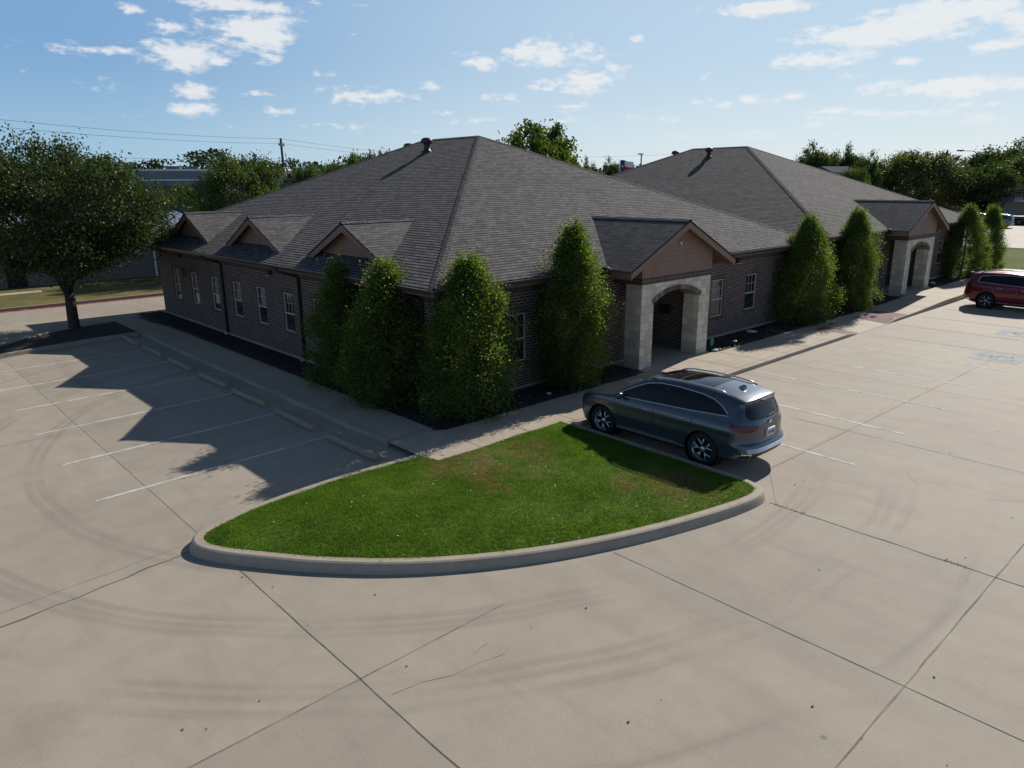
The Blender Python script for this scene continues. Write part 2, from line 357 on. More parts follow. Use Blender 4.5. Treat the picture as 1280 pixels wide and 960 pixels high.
simple('fascia', (.105, .064, .050), .55); simple('rake', (.215, .130, .095), .55); simple('soffit', (.10, .07, .055), .7)
simple('gutter', (.055, .045, .040), .4); simple('drip_edge', (.40, .42, .40), .45); simple('bronze', (.030, .024, .022), .7, spec=.2)
simple('vinyl', (.46, .445, .41), .5); simple('dark_metal', (.025, .025, .026), .5); simple('white_metal', (.75, .75, .74), .4)
simple('painted_reflection', (.20, .19, .175), .7); simple('vent_metal', (.045, .045, .045), .5, .3); simple('splash', (.5, .48, .43), .8)
simple('bark', (.055, .045, .036), .95, noise=.5, nscale=10, bump=.8); simple('pale_bark', (.22, .18, .14), .9, noise=.4, nscale=8, bump=.6)
simple('wood_pole', (.045, .036, .030), .9); simple('grey_metal', (.30, .31, .32), .45, .4)
simple('metal_roof', (.35, .39, .44), .35, .25, .06, 1.5); simple('tan_wall', (.19, .165, .14), .8, noise=.06, nscale=.4); simple('ware_wall', (.21, .215, .225), .7, noise=.05, nscale=.1); simple('ware_dark', (.10, .105, .115), 1.0, spec=.05)
simple('chrome', (.75, .76, .77), .08, 1, .02); simple('satin_silver', (.66, .67, .68), .28, .75, .02)
simple('black_plastic', (.012, .012, .013), .45); simple('tyre_rubber', (.013, .013, .013), .8); simple('rim_dark', (.02, .02, .022), .35, .6)
simple('tail_red', (.085, .002, .004), .25, 0, .2, 30, coat=.3); simple('lamp_clear', (.45, .46, .47), .08, .4, .2, 30, coat=1); simple('plate_white', (.66, .69, .72), .5); simple('plate_ink', (.05, .07, .15), .5)
simple('sign_green', (.045, .22, .11), .5, noise=.1); simple('flag_blue', (.01, .04, .20), .7); simple('flag_white', (.8, .8, .8), .7); simple('flag_red', (.5, .015, .03), .7)
simple('orange_paint', (.45, .12, .02), .5); simple('yellow_paint', (.5, .32, .03), .5); simple('stone_white', (.62, .58, .52), .8); simple('litter_white', (.75, .74, .7), .8); simple('purple_tan', (.16, .09, .07), .8)
def glass(name, col=(.010, .012, .014), rough=.03, spec=.8):
    k = NT(name); k.b.inputs['Base Color'].default_value = (*col, 1)
    k.l(k.maprange(k.noise(k.coord(), 2.5, 3), .3, .7, rough * .6, rough * 1.6), k.b.inputs['Roughness'])
    k.b.inputs['Specular IOR Level'].default_value = spec; MATS[name] = k.m
glass('car_glass', (.005, .006, .008), .02, .45); glass('window_glass', (.022, .024, .026), .05, .6); glass('door_glass', (.012, .012, .013), .05, .5)
mat_car('paint_grey_blue', (.055, .074, .098), .5); mat_car('paint_wine', (.16, .010, .018), .45); mat_car('paint_silver', (.10, .125, .15), .4); mat_car('paint_maroon_dark', (.035, .012, .014), .3); mat_car('paint_snow', (.7, .7, .7), 0); mat_car('paint_night', (.02, .022, .026), .3)

# ------------------------------------------------------------------ object helpers
def tag(o, label=None, cat=None, group=None, kind=None):
    if label: o['label'] = label
    if cat: o['category'] = cat
    if group: o['group'] = group
    if kind: o['kind'] = kind
    return o
def empty(name, loc=(0, 0, 0), rz=0, label=None, cat=None, group=None):
    o = bpy.data.objects.new(name, None); COL.objects.link(o); o.location = loc; o.rotation_euler = (0, 0, rz); o.empty_display_size = .2
    return tag(o, label, cat, group)
def autouv(me):
    uvl = me.uv_layers.new(name='UVMap')
    nl = len(me.loops)
    vi = np.empty(nl, np.int32); me.loops.foreach_get('vertex_index', vi)
    co = np.empty(len(me.vertices) * 3); me.vertices.foreach_get('co', co); co = co.reshape(-1, 3)
    npoly = len(me.polygons); nm = np.empty(npoly * 3); me.polygons.foreach_get('normal', nm); nm = nm.reshape(-1, 3)
    tot = np.empty(npoly, np.int32); me.polygons.foreach_get('loop_total', tot)
    n = np.repeat(nm, tot, axis=0)
    t = np.stack([-n[:, 1], n[:, 0], 0 * n[:, 0]], 1); ln = np.linalg.norm(t, axis=1)
    flat = ln < .05; t[flat] = (1, 0, 0); ln[flat] = 1; t /= ln[:, None]
    b = np.cross(n, t); P = co[vi]
    uv = np.stack([(P * t).sum(1), (P * b).sum(1)], 1)
    uvl.data.foreach_set('uv', uv.ravel())
class MB:
    def __init__(s): s.v = []; s.f = []; s.uv = {}
    def poly(s, pts):
        i = len(s.v); s.v += [tuple(map(float, p)) for p in pts]; s.f.append(tuple(range(i, i + len(pts)))); return s
    def box(s, a, b):
        (x0, y0, z0), (x1, y1, z1) = a, b; i = len(s.v)
        s.v += [(x0,y0,z0),(x1,y0,z0),(x1,y1,z0),(x0,y1,z0),(x0,y0,z1),(x1,y0,z1),(x1,y1,z1),(x0,y1,z1)]
        s.f += [tuple(i + j for j in q) for q in ((0,3,2,1),(4,5,6,7),(0,1,5,4),(1,2,6,5),(2,3,7,6),(3,0,4,7))]; return s
    def prism(s, pts, d):
        """closed prism: polygon pts swept by vector d"""
        n = len(pts); i = len(s.v); P = [np.array(p, float) for p in pts]; d = np.array(d, float)
        s.v += [tuple(p) for p in P] + [tuple(p + d) for p in P]
        nn = np.zeros(3)
        for k in range(n): nn += np.cross(P[k] - P[0], P[(k + 1) % n] - P[0])
        flip = nn @ d > 0
        a = tuple(range(i, i + n)); b = tuple(range(i + n, i + 2 * n))
        s.f.append(a[::-1] if flip else a); s.f.append(b if flip else b[::-1])
        for k in range(n):
            q = (i + k, i + (k + 1) % n, i + n + (k + 1) % n, i + n + k); s.f.append(q if flip else q[::-1])
        return s
    def tube(s, pts, r, seg=8, cap=True):
        pts = [np.array(p, float) for p in pts]; rs = r if isinstance(r, (list, tuple)) else [r] * len(pts); i = len(s.v)
        for k, p in enumerate(pts):
            a = pts[max(k - 1, 0)]; b = pts[min(k + 1, len(pts) - 1)]; t = (b - a) / (np.linalg.norm(b - a) + 1e-9)
            up = np.array((0, 0, 1.)) if abs(t[2]) < .9 else np.array((1., 0, 0)); x = np.cross(up, t); x /= np.linalg.norm(x); y = np.cross(t, x)
            for q in range(seg):
                an = 2 * math.pi * q / seg; s.v.append(tuple(p + rs[k] * (math.cos(an) * x + math.sin(an) * y)))
        for k in range(len(pts) - 1):
            for q in range(seg):
                s.f.append((i + k*seg + q, i + k*seg + (q+1) % seg, i + (k+1)*seg + (q+1) % seg, i + (k+1)*seg + q))
        if cap:
            s.f.append(tuple(i + q for q in range(seg))[::-1]); s.f.append(tuple(i + (len(pts)-1)*seg + q for q in range(seg)))
        return s
    def lathe(s, prof, axis='z', center=(0, 0, 0), seg=24):
        """prof [(r, h)] about an axis"""
        i = len(s.v); c = np.array(center, float)
        for (r, h) in prof:
            for q in range(seg):
                a = 2 * math.pi * q / seg; x, y = r * math.cos(a), r * math.sin(a)
                s.v.append(tuple(c + (np.array((x, y, h)) if axis == 'z' else np.array((h, x, y)))))
        for k in range(len(prof) - 1):
            for q in range(seg): s.f.append((i + k*seg + q, i + k*seg + (q+1) % seg, i + (k+1)*seg + (q+1) % seg, i + (k+1)*seg + q))
        return s
    def build(s, name, mat, parent=None, smooth=False, kind=None, bevel=0):
        me = bpy.data.meshes.new(name); me.from_pydata(s.v, [], s.f); me.update()
        autouv(me)
        for fi, q in s.uv.items():
            p0 = me.polygons[fi].loop_start
            for k_, c_ in enumerate(q): me.uv_layers[0].data[p0 + k_].uv = c_
        me.materials.append(MATS[mat] if isinstance(mat, str) else mat)
        if smooth: me.polygons.foreach_set('use_smooth', np.ones(len(me.polygons), bool))
        o = bpy.data.objects.new(name, me); COL.objects.link(o); o.parent = parent
        if kind: o['kind'] = kind
        if bevel:
            m = o.modifiers.new('bevel', 'BEVEL'); m.width = bevel; m.segments = 2; m.limit_method = 'ANGLE'
        return o
def npmesh(name, V, F, mat, parent=None, smooth=False, kind=None):
    """V (n,3), F (m,k) int arrays with a constant face size"""
    me = bpy.data.meshes.new(name); k = F.shape[1]
    me.vertices.add(len(V)); me.vertices.foreach_set('co', np.ascontiguousarray(V, np.float32).ravel())
    me.loops.add(F.size); me.loops.foreach_set('vertex_index', np.ascontiguousarray(F, np.int32).ravel())
    me.polygons.add(len(F)); me.polygons.foreach_set('loop_start', np.arange(0, F.size, k, dtype=np.int32))
    me.update(calc_edges=True); me.validate()
    if smooth: me.polygons.foreach_set('use_smooth', np.ones(len(me.polygons), bool))
    me.materials.append(MATS[mat])
    o = bpy.data.objects.new(name, me); COL.objects.link(o); o.parent = parent
    if kind: o['kind'] = kind
    return o
def copy_tree(o, parent=None, drop=None):
    c = o.copy(); COL.objects.link(c); c.parent = parent
    for k in ('label', 'category', 'group'):
        if parent is None and k in c: del c[k]
    for ch in list(o.children):
        if not (drop and drop(ch)): copy_tree(ch, c, drop)
    return c

# ------------------------------------------------------------------ ground
def sheet(name, pts, z, mat, kind='structure'):
    return MB().poly([(x, y, z) for x, y in pts]).build(name, mat, kind=kind)
def rect(x0, y0, x1, y1): return [(x0, y0), (x1, y0), (x1, y1), (x0, y1)]
sheet('ground', rect(-3000, -3000, 3000, 3000), -.03, 'dry_field')
sheet('parking_lot', rect(-70, -70, 46.4, 28.6), 0, 'concrete')
sheet('far_parking_lot', rect(46.4, -70, 150, 28.6), 0, 'concrete')
def slab(name, pts, z, mat, kind='structure'):
    return MB().prism([(x, y, -.02) for x, y in pts], (0, 0, z + .02)).build(name, mat, kind=kind)
slab('left_sidewalk', [(-2.05, -.72), (-.72, -.72), (-.72, 17.9), (-1.2, 21.4), (-2.05, 21.3)], .12, 'walk')
def strip(mb, a, b, w, z):
    a = np.array(a, float); b = np.array(b, float); d = (b - a) / np.linalg.norm(b - a); n = np.array((-d[1], d[0])) * w / 2
    mb.poly([(*(a - n), z), (*(b - n), z), (*(b + n), z), (*(a + n), z)])
# front sidewalk: one walk with a dropped crossing between the two buildings
def walk_z(x, y):
    base = .12 + .12 * np.clip((x - 25) / 4, 0, 1)
    ramp = np.clip((x - 17.9) / 1.0, 0, 1) * np.clip((22.9 - x) / 1.2, 0, 1)
    t = np.clip((-1.35 - y) / 1.5, 0, 1)
    return base * (1 - ramp * t * .9)
def front_walk():
    V = []; F = []
    xs = np.r_[np.linspace(-2.05, 2.05, 9), np.linspace(2.3, 17.7, 24), np.linspace(17.9, 23, 30), np.linspace(23.5, 46, 28)]
    prev = None
    mb = MB()
    def row(x):
        y0 = -2.60 if x < 2.1 else -2.92
        y1 = -.70 if x < -.70 else (-1.02 if not (7.4 < x < 11.6) else -.62)
        ys = [y0, y0 + .012] + list(np.linspace(y0 + .05, y1, 8))
        zs = [walk_z(x, y) for y in ys]; zs[0] -= .02
        return [(x, y0, -.02)] + [(x, y, z) for y, z in zip(ys, zs)]
    rows = [row(x) for x in xs]
    for r in rows: V += r
    n = len(rows[0])
    for i in range(len(rows) - 1):
        for j in range(n - 1):
            F.append((i*n + j, (i+1)*n + j, (i+1)*n + j + 1, i*n + j + 1))
    mb.v = V; mb.f = F
    mb.build('front_sidewalk', 'walk', kind='structure')
    j = MB()
    for x in (-.7, .85, 2.3, 3.85, 5.4, 6.95, 8.5, 10.05, 11.6, 13.15, 14.7, 16.25, 17.8, 24.6, 26.4, 28, 29.6, 31.2, 32.8, 34.4, 36, 38):
        z = walk_z(x, -1.2) + .004
        strip(j, (x, -1.06), (x, -2.58 if x < 2.1 else -2.90), .018, z)
    for y in np.arange(1.0, 20, 1.55): strip(j, (-2.04, y), (-.74, y), .016, .124)
    strip(j, (2.1, -2.72), (17.8, -2.72), .014, .124); strip(j, (-1.88, 17.4), (-1.88, -.7), .014, .124)
    j.build('sidewalk_joints', 'joint_faint', kind='structure')
    for k, (x0, x1) in enumerate(((17.95, 18.95), (21.75, 24.2))):
        g = MB(); xs2 = np.linspace(x0, x1, 6); ys2 = np.linspace(-2.86, -1.5, 6)
        for a in range(5):
            for b in range(5):
                q = [(xs2[a], ys2[b]), (xs2[a+1], ys2[b]), (xs2[a+1], ys2[b+1]), (xs2[a], ys2[b+1])]
                g.poly([(x, y, walk_z(x, y) + .006) for x, y in q])
        g.build('warning_pavers', 'paver_red', kind='structure')
front_walk()
# mulch beds: low rough mounds
def bed(name, x0, y0, x1, y1, z=.10, amp=.05):
    nx = max(3, int((x1 - x0) / .09)); ny = max(3, int((y1 - y0) / .09))
    X, Y = np.meshgrid(np.linspace(x0, x1, nx), np.linspace(y0, y1, ny), indexing='ij')
    edge = np.minimum(np.minimum((X - x0), (x1 - X)), np.minimum(Y - y0, y1 - Y)); edge = np.clip(edge / .2, 0, 1)
    Z = z + edge * (amp * .6 + rng.random(X.shape) * amp) 
    V = np.stack([X, Y, Z], -1).reshape(-1, 3); idx = np.arange(nx * ny).reshape(nx, ny)
    F = np.stack([idx[:-1, :-1], idx[1:, :-1], idx[1:, 1:], idx[:-1, 1:]], -1).reshape(-1, 4)
    o = npmesh(name, V, F, 'mulch', smooth=True, kind='structure'); return o
bed('mulch_bed', -.73, -1.04, .46, 22.6); bed('mulch_bed', .46, -1.04, 7.55, .46); bed('mulch_bed', 11.42, -1.04, 29.3, .46, .10); bed('mulch_bed', 33.3, -1.04, 43.5, .46, .2)
# kerbs by sweeping a section
def sweep(name, path, prof, mat='kerb_concrete', closed=False, smooth=False):
    P = np.array(path, float); n = len(P); V = []; m = len(prof)
    for i in range(n):
        a = P[i - 1] if (i > 0 or closed) else P[i]; b = P[(i + 1) % n] if (i < n - 1 or closed) else P[i]
        d = (b - a) / np.linalg.norm(b - a); r = np.array((d[1], -d[0]))
        for (o, z) in prof: V.append((*(P[i] + r * o), z))
    F = []
    for i in range(n if closed else n - 1):
        for j in range(m - 1):
            i2 = (i + 1) % n; F.append((i*m + j, i*m + j + 1, i2*m + j + 1, i2*m + j))
    mb = MB(); mb.v = V; mb.f = F
    if not closed: mb.f += [tuple(range(m)), tuple(range((n-1)*m, n*m))[::-1]]
    return mb.build(name, mat, kind='structure', smooth=smooth)
def smooth_path(pts, it=3):
    P = np.array(pts, float)
    for _ in range(it):
        Q = [P[0]]
        for a, b in zip(P[:-1], P[1:]): Q += [.75*a + .25*b, .25*a + .75*b]
        Q.append(P[-1]); P = np.array(Q)
    return P
island = smooth_path([(-2.08, -2.12), (-3.36, -2.03), (-4.49, -2.03), (-5.54, -2.12), (-6.4, -2.30), (-6.95, -2.48), (-7.12, -2.80), (-6.95, -3.25), (-6.5, -3.90), (-5.92, -4.68), (-5.03, -5.62), (-4.0, -6.38), (-2.83, -7.03), (-1.41, -7.58), (-.01, -7.96), (.9, -8.14), (1.45, -8.16), (1.70, -7.95), (1.76, -7.4), (1.80, -5), (1.85, -2.60)], 2)
sweep('kerb', island, [(-.02, .0), (-.02, .155), (.01, .17), (.13, .168), (.165, .15), (.19, .11), (.235, 0)], smooth=False)
# sunken part of the kerb near the stalls is the same casting
poly_is = np.vstack([island, [(-1.98, -2.60)]])
def inside(poly, X, Y):
    c = np.zeros(X.shape, bool); n = len(poly)
    for i in range(n):
        x0, y0 = poly[i]; x1, y1 = poly[(i + 1) % n]
        cond = ((y0 > Y) != (y1 > Y)) & (X < (x1 - x0) * (Y - y0) / (y1 - y0 + 1e-12) + x0); c ^= cond
    return c
def poly_dist(poly, X, Y):
    d = np.full(X.shape, 1e9); n = len(poly)
    for i in range(n):
        a = np.array(poly[i]); b = np.array(poly[(i + 1) % n]); ab = b - a
        t = np.clip(((X - a[0]) * ab[0] + (Y - a[1]) * ab[1]) / (ab @ ab + 1e-12), 0, 1)
        d = np.minimum(d, np.hypot(X - a[0] - t * ab[0], Y - a[1] - t * ab[1]))
    return d
def lawn_z(X, Y): return .145 + .10 * np.clip(poly_dist(poly_is, X, Y) / 1.6, 0, 1) ** .7 + .012 * np.sin(3.1 * X + 1) * np.cos(2.7 * Y)
def island_lawn():
    bm = bmesh.new(); vs = [bm.verts.new((x, y, .15)) for x, y in poly_is]; bm.faces.new(vs)
    bmesh.ops.triangulate(bm, faces=bm.faces[:])
    for _ in range(4):
        long = [e for e in bm.edges if e.calc_length() > .35]
        if long: bmesh.ops.subdivide_edges(bm, edges=long, cuts=1)
        bmesh.ops.triangulate(bm, faces=[f for f in bm.faces if len(f.verts) > 3])
    co = np.array([v.co[:] for v in bm.verts]); z = lawn_z(co[:, 0], co[:, 1])
    for v, zz in zip(bm.verts, z): v.co.z = zz
    bm.normal_update()
    me = bpy.data.meshes.new('lawn'); bm.to_mesh(me); bm.free(); me.materials.append(MATS['grass_soil'])
    for p in me.polygons: p.use_smooth = True
    if me.polygons[0].normal.z < 0: me.flip_normals()
    o = bpy.data.objects.new('lawn', me); COL.objects.link(o); o['kind'] = 'structure'
    # blades
    n = 330000
    X = rng.uniform(-7.2, 2.0, n); Y = rng.uniform(-8.3, -2.0, n); ok = inside(poly_is, X, Y) | ((poly_dist(poly_is, X, Y) < .05 * rng.random(n) ** 2) & (Y < -2.75)); X = X[ok]; Y = Y[ok]; n = len(X)
    Z = lawn_z(X, Y) - .004
    patch = .5 + .5 * np.sin(1.3 * X + 2 * np.sin(.9 * Y)) * np.cos(1.7 * Y + X)
    d1 = np.hypot(X + 1.2, Y + 3.6); d2 = np.hypot(X - .4, Y + 6.6)
    h = (.026 + .026 * rng.random(n)) * (.8 + .5 * patch) * (1 - .45 * np.exp(-(d1 / 1.6) ** 2)) * (1 - .3 * np.exp(-(d2 / 1.3) ** 2))
    clump = rng.random(n) > .985; h[clump] *= 1.5
    a = rng.uniform(0, 2*np.pi, n); w = .0042 + .003 * rng.random(n); lean = rng.uniform(.2, .95, n) * h; la = rng.uniform(0, 2*np.pi, n)
    B = np.stack([X, Y, Z], 1); dx = np.stack([np.cos(a) * w, np.sin(a) * w, 0*a], 1)
    T = B + np.stack([np.cos(la) * lean, np.sin(la) * lean, h], 1)
    V = np.stack([B - dx, B + dx, T], 1).reshape(-1, 3); F = np.arange(3 * n).reshape(-1, 3)
    npmesh('grass', V, F, 'grass_blade', kind='stuff')
    # taller tufts
    n = 200; V = []
    cx = rng.uniform(-5.5, .8, 26); cy = rng.uniform(-7.6, -2.6, 26); ok = inside(poly_is, cx, cy); cx = cx[ok]; cy = cy[ok]
    for x, y in zip(cx, cy):
        m = 70; X = x + rng.normal(0, .10, m); Y = y + rng.normal(0, .10, m); Z = lawn_z(X, Y)
        h = rng.uniform(.05, .10, m); a = rng.uniform(0, 6.28, m); la = np.arctan2(Y - y, X - x); le = h * .7
        B = np.stack([X, Y, Z], 1); dx = np.stack([np.cos(a), np.sin(a), 0*a], 1) * .006
        T = B + np.stack([np.cos(la) * le, np.sin(la) * le, h], 1); V.append(np.stack([B - dx, B + dx, T], 1).reshape(-1, 3))
    V = np.concatenate(V); npmesh('grass', V, np.arange(len(V)).reshape(-1, 3), 'grass_blade', kind='stuff')
island_lawn()
# scraps of white petals and paper on the lawn
V = []
for _ in range(34):
    x, y = rng.uniform(-6, 1.5), rng.uniform(-7.8, -2.3)
    if inside(poly_is, np.array([x]), np.array([y]))[0]:
        z = float(lawn_z(np.array([x]), np.array([y]))[0]) + .035; s = rng.uniform(.008, .018); a = rng.uniform(0, 6)
        c, q = math.cos(a) * s, math.sin(a) * s; V += [(x - c, y - q, z), (x + q, y - c, z + .006), (x + c, y + q, z), (x - q, y + c, z + .008)]
npmesh('fallen_petals', np.array(V), np.arange(len(V)).reshape(-1, 4), 'litter_white', kind='stuff')

# painted bay lines, joints
mb = MB()
for yk in (.92, 3.58, 6.35, 9.09, 11.86, 14.6):
    y = lambda x: yk + (x + 2.5) * .051
    strip(mb, (-7.9, y(-7.9)), (-2.3, y(-2.3)), .09, .004)
mb.build('parking_lines', 'paint_white', kind='structure')
mb = MB()
for xk in (4.72, 7.57, 10.44, 13.33, 16.26):
    strip(mb, (xk - .10, -8.75), (xk + .06, -3.1), .09, .004)
mb.build('parking_lines', 'paint_worn', kind='structure')
mb = MB()
for xk in (19.1, 21.9, 24.7, 27.6, 31.4, 34.2): strip(mb, (xk - .05, -8.7), (xk + .05, -3.3), .10, .004)
mb.build('crossing_hatching', 'paint_faded', kind='structure')
# wheelchair badge painted on the ground
def badge(cx, cy):
    mb = MB(); mb.poly([(cx - .75, cy - .75, .004), (cx + .75, cy - .75, .004), (cx + .75, cy + .75, .004), (cx - .75, cy + .75, .004)]); mb.build('accessible_bay_marking', 'paint_blue', kind='structure')
    mb = MB(); z = .008
    def seg(a, b, w=.09): strip(mb, (cx + a[0], cy + a[1]), (cx + b[0], cy + b[1]), w, z)
    hd = [(cx + .02 + .09 * math.cos(t), cy + .52 + .09 * math.sin(t), z) for t in np.linspace(0, 2*math.pi, 13)[:-1]]; mb.poly(hd)
    seg((.02, .40), (.02, 0)); seg((.02, .2), (.27, .2)); seg((-.02, .0), (.27, 0)); seg((.27, .03), (.42, -.38)); seg((.40, -.38), (.54, -.33))
    A = np.linspace(R(75), R(335), 14)
    for a, b in zip(A[:-1], A[1:]): seg((-.05 + .36 * math.cos(a), -.17 + .36 * math.sin(a)), (-.05 + .36 * math.cos(b), -.17 + .36 * math.sin(b)))
    mb.build('accessible_bay_marking', 'paint_faded', kind='structure')
badge(18.1, -7.95); badge(23.3, -7.4)
jd = MB(); jf = MB()
def wob(mb, a, b, w, z=.003, amp=.012):
    a = np.array(a, float); b = np.array(b, float); L_ = np.linalg.norm(b - a); n = max(2, int(L_ / .35)); d = (b - a) / L_; nn = np.array((-d[1], d[0]))
    pts = [a + d * L_ * i / n + nn * rng.normal(0, amp) for i in range(n + 1)]; ws = [w * rng.uniform(.5, 1.35) for _ in pts]
    for i in range(n):
        p, q = pts[i], pts[i + 1]; mb.poly([(*(p - nn * ws[i] / 2), z), (*(q - nn * ws[i+1] / 2), z), (*(q + nn * ws[i+1] / 2), z), (*(p + nn * ws[i] / 2), z)])
wob(jd, (-6.94, -3.9), (-6.98, -30), .015, amp=.004); wob(jd, (-2.17, -7.65), (-2.36, -40), .014, amp=.003)
wob(jd, (1.50, -8.45), (1.40, -40), .028, amp=.010); wob(jd, (-7.3, -2.70), (-12.5, -3.5), .028, amp=.02)
wob(jf, (-30, -7.56), (-4.5, -7.52), .018, amp=.003); wob(jd, (3.0, -7.6), (18, -7.95), .013, amp=.003); wob(jf, (-30, -12.12), (14, -12.25), .020, amp=.003)
wob(jf, (1.5, -8.6), (3.0, -7.62), .012); wob(jf, (-6.98, 16.5), (-6.95, -2.1), .016, amp=.003); wob(jf, (6.75, -6.3), (6.4, -30), .014, amp=.003); wob(jf, (12.2, -3), (11.8, -30), .012, amp=.003)
wob(jf, (-8.1, -9.5), (-10.9, -5.7), .012, amp=.01); wob(jf, (-12, -2.9), (-7.3, -2.4), .010); wob(jf, (-30, 4.6), (-2.1, 6.0), .012, amp=.003); wob(jf, (-12, 21.4), (-12, -30), .014, amp=.003)
for i in range(9):   # hairline cracks
    a = rng.uniform((-9, -12), (12, -4)); wob(jf, a, a + rng.normal(0, 1.0, 2), .006, amp=.03) if not inside(poly_is, a[:1], a[1:])[0] and not (abs(a[0]+3) < 5 and a[1] > -8) else None
jd.build('pavement_joints', 'joint', kind='structure'); jf.build('pavement_joints', 'joint_faint', kind='structure')
# weeds in the joint near the island's corner
V = []
for t in np.r_[rng.uniform(.1, 1.0, 60), rng.uniform(3.0, 3.4, 25), rng.uniform(5, 5.3, 20)]:
    x, y = 1.50 + rng.normal(0, .025), -8.45 - t; h = rng.uniform(.01, .035); a = rng.uniform(0, 6); V += [(x - .006*math.cos(a), y - .006*math.sin(a), 0), (x + .006*math.cos(a), y + .006*math.sin(a), 0), (x + rng.normal(0, .02), y + rng.normal(0, .02), h)]
npmesh('weeds', np.array(V), np.arange(len(V)).reshape(-1, 3), 'purple_tan', kind='stuff')

# wheel stops
def make_stop():
    mb = MB(); prof = [(-.095, .012), (-.098, .10), (-.062, .155), (.062, .155), (.098, .10), (.095, .012)]
    st = [(-1.02, .62), (-.96, 1.0), (.96, 1.0), (1.02, .62)]; n = len(prof)
    for (yy, k) in st: mb.v += [(x * (.8 + .2 * (k > .9)), yy, z * k + .002) for x, z in prof]
    for i in range(3):
        for j in range(n): mb.f.append((i*n + j, i*n + (j+1) % n, (i+1)*n + (j+1) % n, (i+1)*n + j))
    mb.f += [tuple(range(n)), tuple(range(3*n, 4*n))[::-1]]
    o = mb.build('wheel_stop', 'stop_concrete', bevel=.012)
    for yy in (-.6, .6): MB().lathe([(.0, .161), (.018, .161), (.022, .157)], center=(0, yy, 0), seg=10).build('anchor_pin', 'dark_metal', o)
    return o
ys = (-.36, 2.52, 5.36, 7.98, 10.92, 13.8, 16.55)
labs = ['concrete wheel stop nearest the grass island, one end in sunlight', 'concrete wheel stop second from the grass island, in building shade', 'concrete wheel stop third from the grass island, beside the dark tree pair',
        'concrete wheel stop in the middle of the row of seven', 'concrete wheel stop third from the far planted island', 'concrete wheel stop second from the far planted island', 'concrete wheel stop nearest the big oak, against the far planted island']
st0 = make_stop()
for i, (y, lb) in enumerate(zip(ys, labs)):
    o = st0 if i == 0 else copy_tree(st0)
    o.location = (-2.74, y, 0); o.rotation_euler.z = R(rng.uniform(-1.5, 1.5)); tag(o, lb, 'wheel stop', 'concrete wheel stops along the left kerb')

# far-left planted island, drive, verge
far_isl = smooth_path([(-2.10, 17.55), (-2.95, 17.55), (-3.8, 17.45), (-5.2, 17.15), (-6.4, 16.85), (-7.6, 16.5), (-9.0, 16.2), (-9.4, 17.2), (-8.2, 17.9), (-6.85, 18.6), (-5.9, 19.6), (-5.0, 20.3), (-3.4, 21.0), (-2.1, 21.25)], 2)
sweep('kerb', far_isl[::-1], [(.02, 0), (.02, .145), (-.01, .15), (-.13, .15), (-.16, .12), (-.19, 0)])
fp = np.vstack([far_isl, [(-2.04, 21.2), (-2.04, 17.6)]])
MB().poly([(x, y, .11) for x, y in fp][::-1]).build('planted_island', 'mulch', kind='structure')
mb = MB(); strip(mb, (-40, 28.45), (46, 28.9), .35, .005); mb.build('fire_lane_stripe', 'paint_red', kind='structure')
sweep('kerb', [(46, 29.1), (-60, 28.6)], [(0, 0), (0, .15), (.15, .15), (.2, 0)], mat='kerb_concrete')
slab('verge', [(-60, 28.62), (46, 29.12), (46, 37.8), (-60, 37.8)], .12, 'verge')
slab('far_path', [(-60, 33.6), (-2.4, 34.2), (-2.2, 35.2), (-60, 34.6)], .16, 'walk')
# grass beyond the second building
slab('side_lawn', rect(46.6, -45, 65.3, 18), .10, 'lawn_green')
sweep('kerb', [(46.55, -45), (46.55, 18.1), (65.4, 18.1), (65.4, -45)], [(-.15, 0), (-.15, .14), (.0, .14), (.04, 0)])

# ------------------------------------------------------------------ the office building (local origin: roof corner nearest the island, ground level)
W, LL, HE, HR = 20.659, 24.587, 3.407, 7.891
SL = (HR - HE) / (W / 2); H2 = W / 2
WX0, WX1, WY0, WY1 = .45, W - .45, .45, 22.13
def facade(mb, o, du, length, z0, z1, openings, nrm, depth=.10):
    """wall face with rectangular openings and reveals; o origin, du unit vector along the wall, nrm outward normal"""
    o = np.array(o, float); du = np.array(du, float); nrm = np.array(nrm, float); zz = np.array((0, 0, 1.))
    us = sorted({0, length, *[a for q in openings for a in q[:2]]}); zs = sorted({z0, z1, *[a for q in openings for a in q[2:]]})
    cw = np.cross(du, zz) @ nrm > 0
    def P(u, z, d=0): return o + du * u + zz * z - nrm * d
    def add(q): mb.poly(q if cw else q[::-1])
    for a, b in zip(us[:-1], us[1:]):
        for c, d in zip(zs[:-1], zs[1:]):
            um, zm = (a + b) / 2, (c + d) / 2
            if any(q[0] < um < q[1] and q[2] < zm < q[3] for q in openings): continue
            add([P(a, c), P(b, c), P(b, d), P(a, d)])
    for (a, b, c, d) in openings:
        add([P(a, c), P(a, d), P(a, d, depth), P(a, c, depth)][::-1]); add([P(b, c), P(b, d), P(b, d, depth), P(b, c, depth)])
        add([P(a, d), P(b, d), P(b, d, depth), P(a, d, depth)][::-1]); add([P(a, c), P(b, c), P(b, c, depth), P(a, c, depth)])
